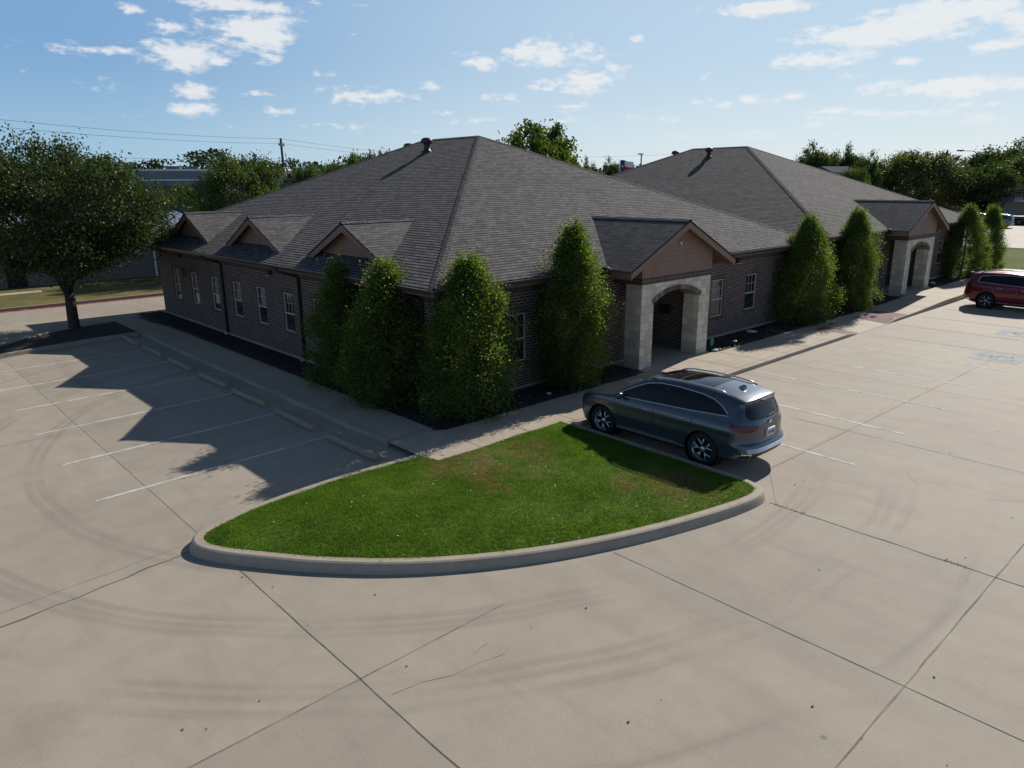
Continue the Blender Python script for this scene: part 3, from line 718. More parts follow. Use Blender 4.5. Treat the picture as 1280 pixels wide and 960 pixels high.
def window(root, o, du, nrm, w, z0, z1, wide=False, painted_reflection=0, cols=3):
    """double-hung window centred at o (on the wall face) with a gridded upper sash"""
    o = np.array(o, float); du = np.array(du, float); nrm = np.array(nrm, float)
    def bx(mb, u0, u1, a, b, d0, d1):
        p = o + du * u0 - nrm * d0; q = o + du * u1 - nrm * d1
        lo = np.minimum(p, q); hi = np.maximum(p, q); mb.box((lo[0], lo[1], a), (hi[0], hi[1], b))
    f = MB(); h = w / 2; t = .045; zm = z0 + (z1 - z0) * .47
    bx(f, -h, -h + t, z0, z1, .045, .095); bx(f, h - t, h, z0, z1, .045, .095); bx(f, -h + t, h - t, z0, z0 + t, .045, .095); bx(f, -h + t, h - t, z1 - t, z1, .045, .095); bx(f, -h + t, h - t, zm - .025, zm + .025, .040, .092)
    fo = f.build('window', 'vinyl', root)
    g = MB()
    for i in range(1, cols): u = -h + t + (w - 2*t) * i / cols; bx(g, u - .008, u + .008, zm + .025, z1 - t, .066, .078)
    zz = (zm + z1) / 2; bx(g, -h + t, h - t, zz - .008, zz + .008, .064, .080)
    g.build('glazing_bar', 'vinyl', fo)
    p = MB(); bx(p, -h + t, h - t, z0 + t, zm - .025, .076, .082); p.build('pane', 'window_glass', fo)
    p = MB(); bx(p, -h + t, h - t, zm + .025, z1 - t, .081, .086); p.build('pane', 'window_glass', fo)
    if painted_reflection:
        b = MB(); bx(b, -h + t + painted_reflection[0] * (w - 2*t), -h + t + painted_reflection[1] * (w - 2*t), zm + .025 + .02, z1 - t, .0795, .0805); b.build('reflection_patch', 'painted_reflection', fo)  # pale patch over the upper pane, a reflection put in as colour
    s = MB(); bx(s, -h - .05, h + .05, z0 - .09, z0 - .002, -.025, .10); s.build('sill', 'brick_soldier', fo)
    s = MB(); bx(s, -h - .08, h + .08, z1 + .003, z1 + .20, -.006, .04); s.build('lintel', 'brick_soldier', fo)
def gable_roof(mb, A, B, apex, back, th=.06, over=0):
    """two sloped faces meeting at a ridge from apex to back"""
    for c, flip in ((A, False), (B, True)):
        q = [c, apex, back] if not flip else [apex, c, back]
        mb.poly(q); mb.poly([np.array(p) - (0, 0, th) for p in q][::-1])
def courses(mb, A, B, TA, TB, step=.143, lift=.007):
    """a roof slope laid as overlapping shingle courses; A-B eave edge, TA-TB top edge, counter-clockwise from outside"""
    A, B, TA, TB = (np.array(q, float) for q in (A, B, TA, TB))
    n = np.cross(B - A, (TA + TB) / 2 - A); n /= np.linalg.norm(n); e = (B - A) / np.linalg.norm(B - A); up = np.cross(n, e)
    S_ = (TA - A) @ up; k = max(1, int(S_ / step)); o0 = rng.random() * 3
    for i in range(k + 1):
        t0, t1 = i * step / S_, min(1, (i + 1) * step / S_)
        if t0 >= 1: break
        l0, r0, l1, r1 = A + (TA - A) * t0, B + (TB - B) * t0, A + (TA - A) * t1, B + (TB - B) * t1
        q = [l0 + n * lift, r0 + n * lift, r1, l1] if np.linalg.norm(r1 - l1) > 1e-6 else [l0 + n * lift, r0 + n * lift, r1]
        mb.poly(q); v0, v1 = i * .143 + .0001, (i + 1) * .143 - .0001
        mb.uv[len(mb.f) - 1] = [((p_ - A) @ e + o0, v0 if j < 2 else v1) for j, p_ in enumerate(q)]
        mb.poly([l0, r0, r0 + n * lift, l0 + n * lift]); mb.uv[len(mb.f) - 1] = [((p_ - A) @ e + o0, v0) for p_ in (l0, r0, r0, l0)]
def make_office():
    root = empty('office_building', (0, 0, 0))
    # roof
    e = .03
    r = MB(); N_, Bc, Cc, Ac = (0, 0, HE), (W, 0, HE), (W, LL, HE), (0, LL, HE); P1 = (H2, H2, HR); P2 = (H2, LL - H2, HR)
    courses(r, N_, Bc, P1, P1); courses(r, Bc, Cc, P1, P2); courses(r, Cc, Ac, P2, P2); courses(r, Ac, N_, P2, P1)
    for a, b in ((N_, Bc), (Bc, Cc), (Cc, Ac), (Ac, N_)):
        r.poly([(a[0], a[1], HE - e), (b[0], b[1], HE - e), b, a])
    r.poly([(x, y, HE - e) for x, y in ((0, 0), (0, LL), (W, LL), (W, 0))])
    roof = r.build('roof', 'shingle', root)
    hips = MB()
    def cap(a, b, w=.13, lift=.016):
        a = np.array(a, float); b = np.array(b, float); d = b - a; L_ = np.linalg.norm(d); d /= L_; n = int(L_ / .15)
        side = np.cross(d, (0, 0, 1)); side /= np.linalg.norm(side); dn = np.array((0, 0, -1.)) * (SL * w * .72 if abs(d[2]) > .1 else SL * w)
        for i in range(n):
            p = a + d * L_ * i / n; q = a + d * L_ * (i + 1.12) / n
            u0 = np.array((0, 0, lift + .012)); u1 = np.array((0, 0, lift))
            hips.poly([p + u0, p + side * w + dn + u0, q + side * w + dn + u1, q + u1]); hips.poly([p + u0, q + u1, q - side * w + dn + u1, p - side * w + dn + u0])
    for a in (N_, Bc): cap(a, P1)
    for a in (Cc, Ac): cap(a, P2)
    cap(P2, P1)
    hips.build('hip_cap', 'shingle', roof)
    # roof pipes
    for (x, y) in ((8.9, 12.12), (10.5, 15.75)):
        z = HE + SL * min(x, LL - y, y, W - x)
        v = MB(); v.lathe([(.26, z - .1), (.26, z + .03), (.15, z + .06), (.135, z + .32), (.15, z + .34), (.24, z + .36), (.255, z + .42), (.24, z + .52), (.15, z + .58), (.0, z + .60)], center=(x, y, 0), seg=18)
        v.build('roof_vent', 'vent_metal', roof, smooth=True)
    # eaves
    f = MB(); z0, z1 = HE - .22, HE - .032; i = .03; t = .03
    f.box((i, i, z0), (W - i, i + t, z1)); f.box((i, LL - i - t, z0), (W - i, LL - i, z1)); f.box((i, i + t + .002, z0), (i + t, LL - i - t - .002, z1)); f.box((W - i - t, i + t + .002, z0), (W - i, LL - i - t - .002, z1))
    f.build('fascia', 'fascia', root)
    s = MB(); zz = HE - .20
    s.box((.064, .064, zz - .015), (W - .064, WY0 - .002, zz)); s.box((.064, WY1 + .002, zz - .015), (W - .064, LL - .064, zz)); s.box((.064, WY0, zz - .015), (WX0 - .002, WY1, zz)); s.box((WX1 + .002, WY0, zz - .015), (W - .064, WY1, zz))
    s.build('soffit', 'soffit', root)
    def gut(p0, p1, nrm, along):
        n = np.array(nrm, float); sec = [(0, -.13), (.06, -.13), (.095, -.06), (.10, -.02), (.085, -.02), (.08, -.05), (0, -.05)]
        A = np.array(p0, float); B = np.array(p1, float); q = [A + n * a + np.array((0, 0, HE - .012 + b)) for a, b in sec]
        g.prism(q, B - A)
    for runs, lips in (((((.028, -.07, 0), (.028, LL, 0), (-1, 0, 0), 1), ((-.07, .028, 0), (6.45, .028, 0), (0, -1, 0), 0)), (((-.078, -.078), (-.058, LL)), ((-.057, -.078), (6.45, -.058)))),
                       ((((12.42, .028, 0), (W, .028, 0), (0, -1, 0), 0),), (((12.42, -.078), (W, -.058)),))):
        g = MB()
        for q in runs: gut(*q)
        go = g.build('gutter', 'gutter', root); d = MB()
        for a, b in lips: d.box((*a, HE - .031), (*b, HE - .024))
        d.build('gutter_lip', 'drip_edge', go)
    # walls
    LW = [20.0, 17.8, 15.55, 13.35, 11.2, 9.03, 6.9, 4.75, 2.6]; FW = [3.17, 5.5, 13.72, 16.2, 18.6]
    w = MB(); zt = HE - .205
    facade(w, (WX0, WY1, 0), (0, -1, 0), WY1 - WY0, -.25, zt, [(WY1 - y - .40, WY1 - y + .40, 1.0, 2.36) for y in LW], (-1, 0, 0))
    facade(w, (WX0, WY0, 0), (1, 0, 0), WX1 - WX0, -.25, zt, [(x - WX0 - .43, x - WX0 + .43, .93, 2.35) for x in FW] + [(8.25 - WX0, 11.0 - WX0, -.25, 2.75)], (0, -1, 0))
    facade(w, (WX1, WY0, 0), (0, 1, 0), WY1 - WY0, -.25, zt, [], (1, 0, 0)); facade(w, (WX1, WY1, 0), (-1, 0, 0), WX1 - WX0, -.25, zt, [], (0, 1, 0))
    # recessed entry
    w.poly([(11.0, WY0 + .1, -.25), (11.0, WY0 + .1, 2.75), (11.0, 2.6, 2.75), (11.0, 2.6, -.25)]); w.poly([(8.25, WY0 + .1, -.25), (8.25, 2.6, -.25), (8.25, 2.6, 2.75), (8.25, WY0 + .1, 2.75)])
    w.poly([(8.25, 2.6, -.25), (11.0, 2.6, -.25), (11.0, 2.6, 2.75), (8.25, 2.6, 2.75)])
    w.box((11.0, -.028, -.25), (11.40, WY0 - .002, 2.83)); w.build('wall', 'brick', root)
    MB().box((8.252, WY0 + .102, 2.735), (10.998, 2.598, 2.76)).build('entry_ceiling', 'soffit', root)
    fd = MB(); fd.box((WX0 - .02, WY0 - .02, -.3), (WX0 - .001, WY1 + .02, .20)); fd.box((WX0 - .001, WY0 - .02, -.3), (8.2, WY0 - .001, .20)); fd.box((11.05, WY0 - .02, -.3), (WX1, WY0 - .001, .20))
    fd.build('foundation', 'kerb_concrete', root)
    sc = MB(); sc.box((WX0 - .012, WY0 - .012, zt - .235), (WX0 - .001, WY1, zt - .03)); sc.box((WX0 - .0005, WY0 - .012, zt - .235), (7.5, WY0 - .001, zt - .03)); sc.box((11.5, WY0 - .012, zt - .235), (WX1, WY0 - .001, zt - .03))
    sc.build('soldier_course', 'brick_soldier', root)
    bl = [(.35, .95), 0, (.3, .9), (.45, .8), (.3, .95), 0, (.2, .9), 0, 0]
    for y, b in zip(LW, bl): window(root, (WX0, y, 0), (0, -1, 0), (-1, 0, 0), .80, 1.0, 2.36, painted_reflection=b)
    for x, b in zip(FW, [0, 0, (.05, .62), 0, 0]): window(root, (x, WY0, 0), (1, 0, 0), (0, -1, 0), .86, .93, 2.35, painted_reflection=b)
    # entry door on the far side of the recess
    dr = MB().box((9.0, 2.52, .13), (10.1, 2.575, 2.35)).build('door', 'bronze', root)
    MB().box((9.14, 2.505, .35), (9.96, 2.519, 2.2)).build('door_pane', 'door_glass', dr); MB().tube([(9.09, 2.46, .95), (9.09, 2.46, 1.35)], .015).build('handle', 'satin_silver', dr)
    nb = MB().box((10.955, .62, 1.36), (10.995, 1.12, 1.66)).build('notice_board', 'bronze', root)
    # downpipes on the left wall, lamps, meter box
    for y in (14.55, 8.03, 1.1):
        p = MB(); x = WX0 - .06
        p.tube([(-.03, y + .75, HE - .15), (.08, y + .62, HE - .26), (.30, y + .12, HE - .38), (x, y, HE - .45), (x, y, 1.5), (x, y, .24), (x - .03, y, .18)], .048, 8); po = p.build('downpipe', 'bronze', root, smooth=True)
        MB().tube([(x - .02, y, .20), (x - .14, y, .12)], [.052, .055], 8).build('downpipe_shoe', 'splash', po)
    for (x, y, nx, ny) in ((WX0, 19.09, -1, 0), (WX0, 10.17, -1, 0), (14.94, WY0, 0, -1)):
        l = MB(); c = (x + nx * .10, y + ny * .10); l.box((min(x, c[0]) - .09 * abs(ny), min(y, c[1]) - .09 * abs(nx), 2.90), (max(x, c[0]) + .09 * abs(ny), max(y, c[1]) + .09 * abs(nx), 3.06)); lo = l.build('wall_lamp', 'bronze', root, bevel=.01)
        MB().box((c[0] - .07, c[1] - .07, 2.86), (c[0] + .07, c[1] + .07, 2.899)).build('lamp_lens', 'vinyl', lo)
    MB().box((WX0 - .12, 18.82, 2.12), (WX0 - .001, 19.06, 2.45)).build('meter_box', 'soffit', root)
    # three little gables over the left eave
    for yc in (5.38, 12.02, 18.5):
        xf, hw, za, xb = .60, 2.38, 4.83, (4.83 - HE) / SL
        zb = HE + SL * xf
        m = MB(); A = (xf, yc - hw, zb + .02); B = (xf, yc + hw, zb + .02); gable_roof(m, B, A, (xf, yc, za), (xb + .05, yc, za + .005), .05)
        go = m.build('gable', 'shingle', roof)
        rk = MB(); bd = .19
        for c in (A, B):
            s_ = 1 if c[1] > yc else -1
            q = [(xf + .012, yc, za - .055), (xf + .012, c[1], zb - .03), (xf + .012, c[1] - s_ * bd * 1.9, zb - .03 + .0), (xf + .012, yc, za - .055 - bd * 1.12)]
            rk.prism(q, (.045, 0, 0))
        rk.build('rake_board', 'rake', go)
        sd = MB(); xs = xf + .34; zs = HE + SL * xs - .02
        sd.poly([(xs, yc - hw + .35, zs), (xs, yc, za - .06), (xs, yc + hw - .35, zs)]); sd.build('gable_siding', 'siding', go)
        cp = MB(); a = np.array((xf, yc, za)); 
        n = 18
        for i_ in range(n):
            x0 = xf + (xb - xf) * i_ / n; x1 = xf + (xb - xf) * (i_ + 1.1) / n
            cp.poly([(x0, yc, za + .035), (x0, yc - .13, za - .03), (x1, yc - .13, za - .04), (x1, yc, za + .022)]); cp.poly([(x0, yc, za + .035), (x1, yc, za + .022), (x1, yc + .13, za - .04), (x0, yc + .13, za - .03)])
        cp.build('ridge_cap', 'shingle', go)
    # stone portico
    PX0, PX1, PY, PT = 7.55, 11.41, -.65, 2.84; ox0, ox1 = 8.19, 10.77
    st = MB(); st.box((PX0, PY, -.25), (ox0, PY + .62, PT)); st.box((ox1, PY, -.25), (PX1, PY + .62, PT))
    xm, hs, zs, rise = (ox0 + ox1) / 2, (ox1 - ox0) / 2, 2.22, .32
    Rr = (hs * hs + rise * rise) / (2 * rise); zc = zs + rise - Rr
    xs = np.linspace(ox0, ox1, 25); arch = lambda x, dr=0: zc + math.sqrt(max((Rr + dr) ** 2 - (x - xm) ** 2, 0))
    for a, b in zip(xs[:-1], xs[1:]):
        za_, zb_ = arch(a), arch(b); y0, y1 = PY, PY + .62
        st.poly([(a, y0, za_), (b, y0, zb_), (b, y0, PT), (a, y0, PT)]); st.poly([(a, y1, za_), (a, y1, PT), (b, y1, PT), (b, y1, zb_)])
        st.poly([(a, y0, za_), (a, y1, za_), (b, y1, zb_), (b, y0, zb_)])
    st.poly([(ox0, PY, PT), (ox1, PY, PT), (ox1, PY + .62, PT), (ox0, PY + .62, PT)])
    po = st.build('portico', 'limestone', root)
    br = MB(); n = 34; t0 = math.asin((ox0 - .06 - xm) / Rr); t1 = -t0
    for k in range(n):   # ring of bricks on edge
        a, b = t0 + (t1 - t0) * (k + .06) / n, t0 + (t1 - t0) * (k + .94) / n
        q = [(xm + rr * math.sin(t), PY - .025 - .004 * (k % 3), zc + rr * math.cos(t)) for rr, t in ((Rr - .012, a), (Rr - .012, b), (Rr + .135, b), (Rr + .135, a))]
        br.prism(q, (0, .66, 0))
    br.build('brick_arch', 'ring_brick', po)
    mr = MB()
    A_ = np.linspace(t0, t1, 40)
    for a, b in zip(A_[:-1], A_[1:]):
        q = [(xm + rr * math.sin(t), PY - .015, zc + rr * math.cos(t)) for rr, t in ((Rr - .002, a), (Rr - .002, b), (Rr + .125, b), (Rr + .125, a))]; mr.prism(q, (0, .64, 0))
    mr.build('arch_mortar', 'splash', po)
    sb = MB(); sb.box((PX0 - .03, PY - .03, PT + .002), (PX1 + .03, PY + .55, PT + .19)); sb.box((PX0 - .03, PY + .552, PT + .002), (PX0 + .5, WY0 - .015, PT + .19)); sb.box((PX1 - .5, PY + .552, PT + .002), (PX1 + .03, WY0 - .015, PT + .19))
    sb.build('soldier_band', 'brick_soldier', po)
    ga, gz, ge, gy = (xm - .03), 4.76, 2.90, -1.02; zsl = (gz - 3.37) / ge
    sdm = MB(); zt_ = PT + .192
    q = [(PX0 - .02, PY - .01, zt_), (PX1 + .02, PY - .01, zt_), (PX1 + .02, PY - .01, gz - .07 - zsl * (PX1 + .02 - ga)), (ga, PY - .01, gz - .07), (PX0 - .02, PY - .01, gz - .07 - zsl * (ga - PX0 + .02))]
    sdm.prism(q, (0, .12, 0))
    # side cheeks back to the wall
    for x0, x1 in ((PX0 - .02, PX0 + .08), (PX1 - .08, PX1 + .02)): sdm.box((x0, PY + .112, zt_), (x1, WY0 + 1.0, 3.62))
    sdm.build('gable_siding', 'siding', po)
    m = MB(); L1 = (ga - ge, gy, 3.37); R1 = (ga + ge, gy, 3.37)
    yb = (gz - HE) / SL + .03; ye = (3.37 - HE) / SL
    for c, s_ in ((L1, -1), (R1, 1)):
        q = [c, (ga, gy, gz), (ga, yb, gz), (c[0], ye, 3.37)]
        if s_ > 0: q = q[::-1]
        q = q[::-1]
        m.poly(q); m.poly([(x, y, z - .05) for x, y, z in q][::-1])
        m.poly([c, (c[0], ye, 3.37), (c[0], ye, 3.32), (c[0], c[1], 3.32)])
    gr = m.build('gable_roof', 'shingle', po)
    rk = MB(); bd = .20
    for c, s_ in ((L1, -1), (R1, 1)):
        q = [(ga, gy + .012, gz - .052), (c[0], gy + .012, c[2] - .052), (c[0], gy + .012, c[2] - .052 - bd), (ga, gy + .012, gz - .052 - bd)]
        rk.prism(q, (0, .045, 0))
        # eave board along the side and soffit under the overhang
        rk.box((c[0] - .02 if s_ < 0 else c[0] - .02, gy + .06, c[2] - .24), (c[0] + .02, .0, c[2] - .055))
    rk.build('rake_board', 'rake', po)
    sf = MB()
    for s_ in (-1, 1):
        q = [(ga, gy + .06, gz - .16), (ga + s_ * (ge - .02), gy + .06, 3.37 - .16), (ga + s_ * (ge - .02), .3, 3.37 - .16), (ga, .3, gz - .16)]
        sf.poly(q if s_ > 0 else q[::-1])
    sf.build('gable_soffit', 'soffit', po)
    cp = MB()
    for i_ in range(26):
        y0 = gy + (yb - gy) * i_ / 26; y1 = gy + (yb - gy) * (i_ + 1.1) / 26
        cp.poly([(ga, y0, gz + .032), (ga - .14, y0, gz - .035), (ga - .14, y1, gz - .045), (ga, y1, gz + .02)]); cp.poly([(ga, y0, gz + .032), (ga, y1, gz + .02), (ga + .14, y1, gz - .045), (ga + .14, y0, gz - .035)])
    cp.build('ridge_cap', 'shingle', gr)
    cm = MB(); cm.lathe([(0, 0), (.055, 0), (.06, .03), (.045, .06), (.0, .085)], center=(0, 0, 0), seg=14)
    cm.v = [(9.50 + x, PY - .012 - z, 4.03 + y) for x, y, z in cm.v]; co = cm.build('security_camera', 'white_metal', po, smooth=True)
    MB().box((9.49, PY - .115, 4.0), (9.53, PY - .09, 4.04)).build('camera_lens', 'black_plastic', co)
    MB().lathe([(.0, 3.46), (.10, 3.45), (.17, 3.40), (.17, 3.26), (.12, 3.2)], center=(ga - ge - .05, -.05, 0), seg=12).build('rain_head', 'bronze', po, smooth=True)
    MB().box((PX0 + .01, PY + .01 - .15, -.25), (PX1 - .01, 2.6, .125)).build('porch_floor', 'walk', root)
    return root
k = NT('ring_brick'); gi = k.n('ShaderNodeNewGeometry'); k.l(k.ramp(gi.outputs['Random Per Island'], [(0, (.07, .05, .042)), (.6, (.15, .115, .095)), (1, (.24, .20, .17))]), k.b.inputs['Base Color']); k.set(k.b, Roughness=.85); MATS['ring_brick'] = k.m
b1 = make_office(); tag(b1, 'near brown brick office with three small gables and a stone arch behind the grey car', 'building', 'brick office buildings')
b2 = copy_tree(b1, None, lambda q: q.name.split('.')[0] == 'gable'); b2.location = (21.75, -.05, .14); tag(b2, 'farther brown brick office behind the near one, its arch left of the red car', 'building', 'brick office buildings')
#PART2
# ------------------------------------------------------------------ cars
def poly_sd(P, Y, Z):
    """signed distance (negative inside) to closed polygon P in the (y,z) plane"""
    d2 = np.full(Y.shape, 1e9); c = np.zeros(Y.shape, bool); n = len(P)
    for i in range(n):
        a = P[i]; b = P[(i + 1) % n]; e = b - a
        wy = Y - a[0]; wz = Z - a[1]; t = np.clip((wy * e[0] + wz * e[1]) / (e @ e + 1e-12), 0, 1)
        d2 = np.minimum(d2, (wy - t * e[0]) ** 2 + (wz - t * e[1]) ** 2)
        cond = ((a[1] > Z) != (b[1] > Z)) & (Y < (b[0] - a[0]) * (Z - a[1]) / (b[1] - a[1] + 1e-12) + a[0]); c ^= cond
    d = np.sqrt(d2); return np.where(c, -d, d)
def chaikin(P, it):
    P = np.array(P, float)
    for _ in range(it):
        Q = np.roll(P, -1, 0); P = np.stack([.75 * P + .25 * Q, .25 * P + .75 * Q], 1).reshape(-1, 2)
    return P
SUV = dict(prof=[(2.02,.20),(2.22,.26),(2.31,.45),(2.325,.66),(2.28,.86),(2.12,.985),(1.75,1.06),(1.32,1.11),(1.08,1.145),(.86,1.30),(.58,1.475),(.30,1.60),(-.10,1.665),(-.7,1.69),(-1.35,1.675),(-1.9,1.625),(-2.22,1.565),(-2.26,1.535),(-2.215,1.48),(-2.33,1.28),(-2.40,1.13),(-2.44,1.0),(-2.445,.85),(-2.455,.70),(-2.52,.645),(-2.535,.50),(-2.47,.36),(-2.2,.24),(-1.7,.20),(-.6,.19),(.6,.19),(1.5,.19)],
    hwz=[.15,.22,.32,.45,.65,.80,.92,1.0,1.06,1.12,1.25,1.40,1.55,1.66,1.75], hwx=[.74,.82,.905,.935,.948,.942,.945,.93,.905,.875,.815,.745,.665,.60,.52],
    ax=(1.39, -1.39), r=.372, dlo=[(1.00,1.125),(.86,1.10),(0,1.125),(-1.0,1.165),(-1.95,1.225),(-1.72,1.40),(-1.50,1.485),(-1.2,1.535),(-.6,1.565),(-.1,1.555),(.22,1.50),(.55,1.36)],
    doors=[(1.0,-.10),(-.10,-1.02)], L=2.4, glass_roof=True)
RED = dict(prof=[(2.02,.20),(2.22,.26),(2.33,.45),(2.34,.70),(2.30,.95),(2.12,1.05),(1.75,1.10),(1.30,1.14),(1.05,1.17),(.80,1.34),(.5,1.52),(.25,1.635),(-.15,1.70),(-.7,1.725),(-1.35,1.71),(-1.9,1.665),(-2.10,1.63),(-2.14,1.59),(-2.12,1.54),(-2.28,1.30),(-2.36,1.15),(-2.40,1.0),(-2.42,.80),(-2.45,.62),(-2.42,.46),(-2.32,.36),(-2.1,.27),(-1.7,.22),(-.6,.20),(.6,.20),(1.5,.20)],
    hwz=SUV['hwz'], hwx=[.74,.82,.90,.93,.945,.945,.935,.93,.915,.89,.83,.76,.69,.63,.55], ax=(1.36, -1.35), r=.375,
    dlo=[(.98,1.15),(.86,1.13),(0,1.15),(-1.0,1.19),(-1.72,1.235),(-1.80,1.26),(-1.78,1.33),(-1.70,1.50),(-1.2,1.57),(-.6,1.595),(-.1,1.585),(.2,1.53),(.5,1.40)], doors=[(1.0,-.10),(-.10,-1.02)], L=2.38, glass_roof=False)
PICKUP = dict(prof=[(2.6,.3),(2.86,.4),(2.92,.7),(2.90,1.05),(2.75,1.16),(2.0,1.22),(1.50,1.25),(1.15,1.50),(.8,1.75),(.5,1.84),(-.2,1.88),(-.75,1.86),(-.92,1.80),(-1.0,1.30),(-1.05,1.16),(-2.0,1.16),(-2.9,1.16),(-2.95,1.1),(-2.95,.6),(-2.8,.45),(-1.0,.36),(.6,.36),(1.5,.36)],
    hwz=[.15,.3,.4,.55,.75,.95,1.1,1.2,1.3,1.5,1.7,1.85,1.9], hwx=[.8,.9,.97,1.0,1.0,1.0,.98,.94,.90,.82,.74,.66,.62], ax=(1.9, -1.75), r=.41,
    dlo=[(1.35,1.27),(-.85,1.27),(-.85,1.65),(-.6,1.74),(.4,1.74),(.7,1.68)], doors=[(1.2,.1),(.1,-.9)], L=2.95, glass_roof=False)
def make_car(name, label, cat, spec, paint, loc, rz, res=1.0, group=None, tinted_trim=True, rim='machined'):
    root = empty(name, loc, rz, label, cat, group)
    prof = chaikin(spec['prof'], 2); hz, hx = np.array(spec['hwz']), np.array(spec['hwx']); LN = spec['L']
    def field(x, y, z):
        ax = np.abs(x)
        end = np.clip((np.abs(y) - (LN - .9)) / .9, 0, 1.2)
        yy = y + np.sign(y) * (.52 * (1 - np.sqrt(np.clip(1 - (ax / .975) ** 4, .0, 1))) + .05 * (ax / .9) ** 2) * np.clip(end * 1.6, 0, 1)
        zz = z + .055 * (ax / .8) ** 2.2 * np.clip((z - .85) / .3, 0, 1)
        a = poly_sd(prof, yy, zz)
        taper = 1 - .035 * np.clip((np.abs(y) - 1.5) / .8, 0, 1) ** 2
        b = ax - np.interp(z, hz, hx) * taper
        k = .09
        h = np.clip(.5 + .5 * (a - b) / k, 0, 1)
        return b + (a - b) * h + k * h * (1 - h)
    m = int(250 * res); ne = int(80 * res); nt = int(300 * res); z0 = .74; ya = LN - .72
    th = np.linspace(0, 2*np.pi, nt, endpoint=False)
    s = np.r_[np.full(ne, -ya), np.linspace(-ya, ya, m), np.full(ne, ya)]
    ph = np.r_[-np.linspace(np.pi/2 - .004, np.pi/2/ne, ne), np.zeros(m), np.linspace(np.pi/2/ne, np.pi/2 - .004, ne)]
    Sg, T = np.meshgrid(s, th, indexing='ij'); Ph = np.broadcast_to(ph[:, None], T.shape)
    D = np.stack([np.cos(Ph) * np.cos(T), np.sin(Ph), np.cos(Ph) * np.sin(T)], -1)
    O = np.stack([0 * Sg, Sg, 0 * Sg + z0], -1)
    lo = np.zeros(T.shape); hi = np.full(T.shape, 1.7)
    for _ in range(14):
        mid = (lo + hi) / 2; p = O + D * mid[..., None]
        f = field(p[..., 0], p[..., 1], p[..., 2]); ins = f < 0; lo = np.where(ins, mid, lo); hi = np.where(ins, hi, mid)
    V = O + D * ((lo + hi) / 2)[..., None]; n0 = len(s)
    # character crease, panel gaps
    def groove(mask): 
        V[mask] -= D[mask] * .010
    X_, Y_, Z_ = V[..., 0], V[..., 1], V[..., 2]; side = np.abs(X_) > .72
    for (a, b) in spec['doors']:
        for yy in (a, b):
            cut = (np.abs(Y_ - (yy - .10 * np.clip((Z_ - .45) / .6, 0, 1) * (yy < -.5))) < .0085 / min(res, 1)) & side & (Z_ > .37) & (Z_ < 1.14); groove(cut)
    groove((np.abs(Z_ - .37) < .008 / min(res, 1)) & side & (Y_ < spec['doors'][0][0]) & (Y_ > spec['doors'][1][1] + .25))
    groove((np.abs(np.abs(X_) - .80) < .008) & (Y_ > 1.05) & (Y_ < 2.1) & (Z_ > .9))
    idx = np.arange(n0 * nt).reshape(n0, nt); nx = np.roll(idx, -1, 1)
    F = np.stack([idx[:-1], idx[1:], nx[1:], nx[:-1]], -1).reshape(-1, 4)
    P = V.reshape(-1, 3); C = P[F].mean(1); nr = np.cross(P[F[:, 2]] - P[F[:, 0]], P[F[:, 3]] - P[F[:, 1]]); nr /= np.linalg.norm(nr, axis=1)[:, None] + 1e-9
    if (nr * (C - np.stack([0*C[:,0], np.clip(C[:,1], -ya, ya), 0*C[:,0] + z0], 1))).sum(1).mean() < 0: F = F[:, ::-1]; nr = -nr
    x, y, z = C.T; ax = np.abs(x); sidef = np.abs(nr[:, 0]) > .3
    cl = np.full(len(F), 'body', dtype='U20')
    def put(nm, mask, over=True): cl[mask & (np.isin(cl, ['body', 'door_a', 'door_b']) if not over else np.ones(len(F), bool))] = nm
    (fa, fb), (ra, rb) = spec['doors']
    dl = poly_sd(np.array(spec['dlo'], float), y, z); top = max(p_[1] for p_ in spec['dlo'])
    put('door_a', (ax > .6) & (y < fa) & (y > fb) & (z > .37) & (z < 1.12 + .02)); put('door_b', (ax > .6) & (y < ra) & (y > rb - .10 * np.clip((z - .45) / .6, 0, 1)) & (z > .37) & (z < 1.16))
    put('cladding', (z < .315))
    if spec is not PICKUP: put('sill', (z > .315) & (z < .338) & (ax > .7) & (np.abs(y) < .95))
    dlm = (ax > .45) & (z > 1.0) & sidef
    put('gl', dlm & (dl < 0)); put('glr', dlm & (dl < 0) & (y < fb))
    zc = 1.13 if spec is not PICKUP else 1.27; zt = (1.585 if spec is SUV else 1.63) if spec is not PICKUP else 1.80
    wlim = np.interp(z, [zc, zt], [.74, .575])
    put('windshield', (nr[:, 1] > .22) & (z > zc + .02) & (z < zt) & (ax < wlim) & (y > 0))
    if spec['glass_roof']:
        put('sunroof', (nr[:, 2] > .75) & (ax < .455) & (y < .22) & (y > -1.32) & ~((y < -.43) & (y > -.475)))
    yb = -1.9 if spec is not PICKUP else -.8
    g0, g1 = (1.135, 1.475) if spec is not PICKUP else (1.3, 1.72)
    put('rear_glass', (nr[:, 1] < -.3) & (y < yb) & (z > g0 + .03 * (ax / .6) ** 2) & (z < g1) & (ax < np.interp(z, [g0, 1.25, 1.5], [.60, .665, .59])))
    yt = -(LN - .35)
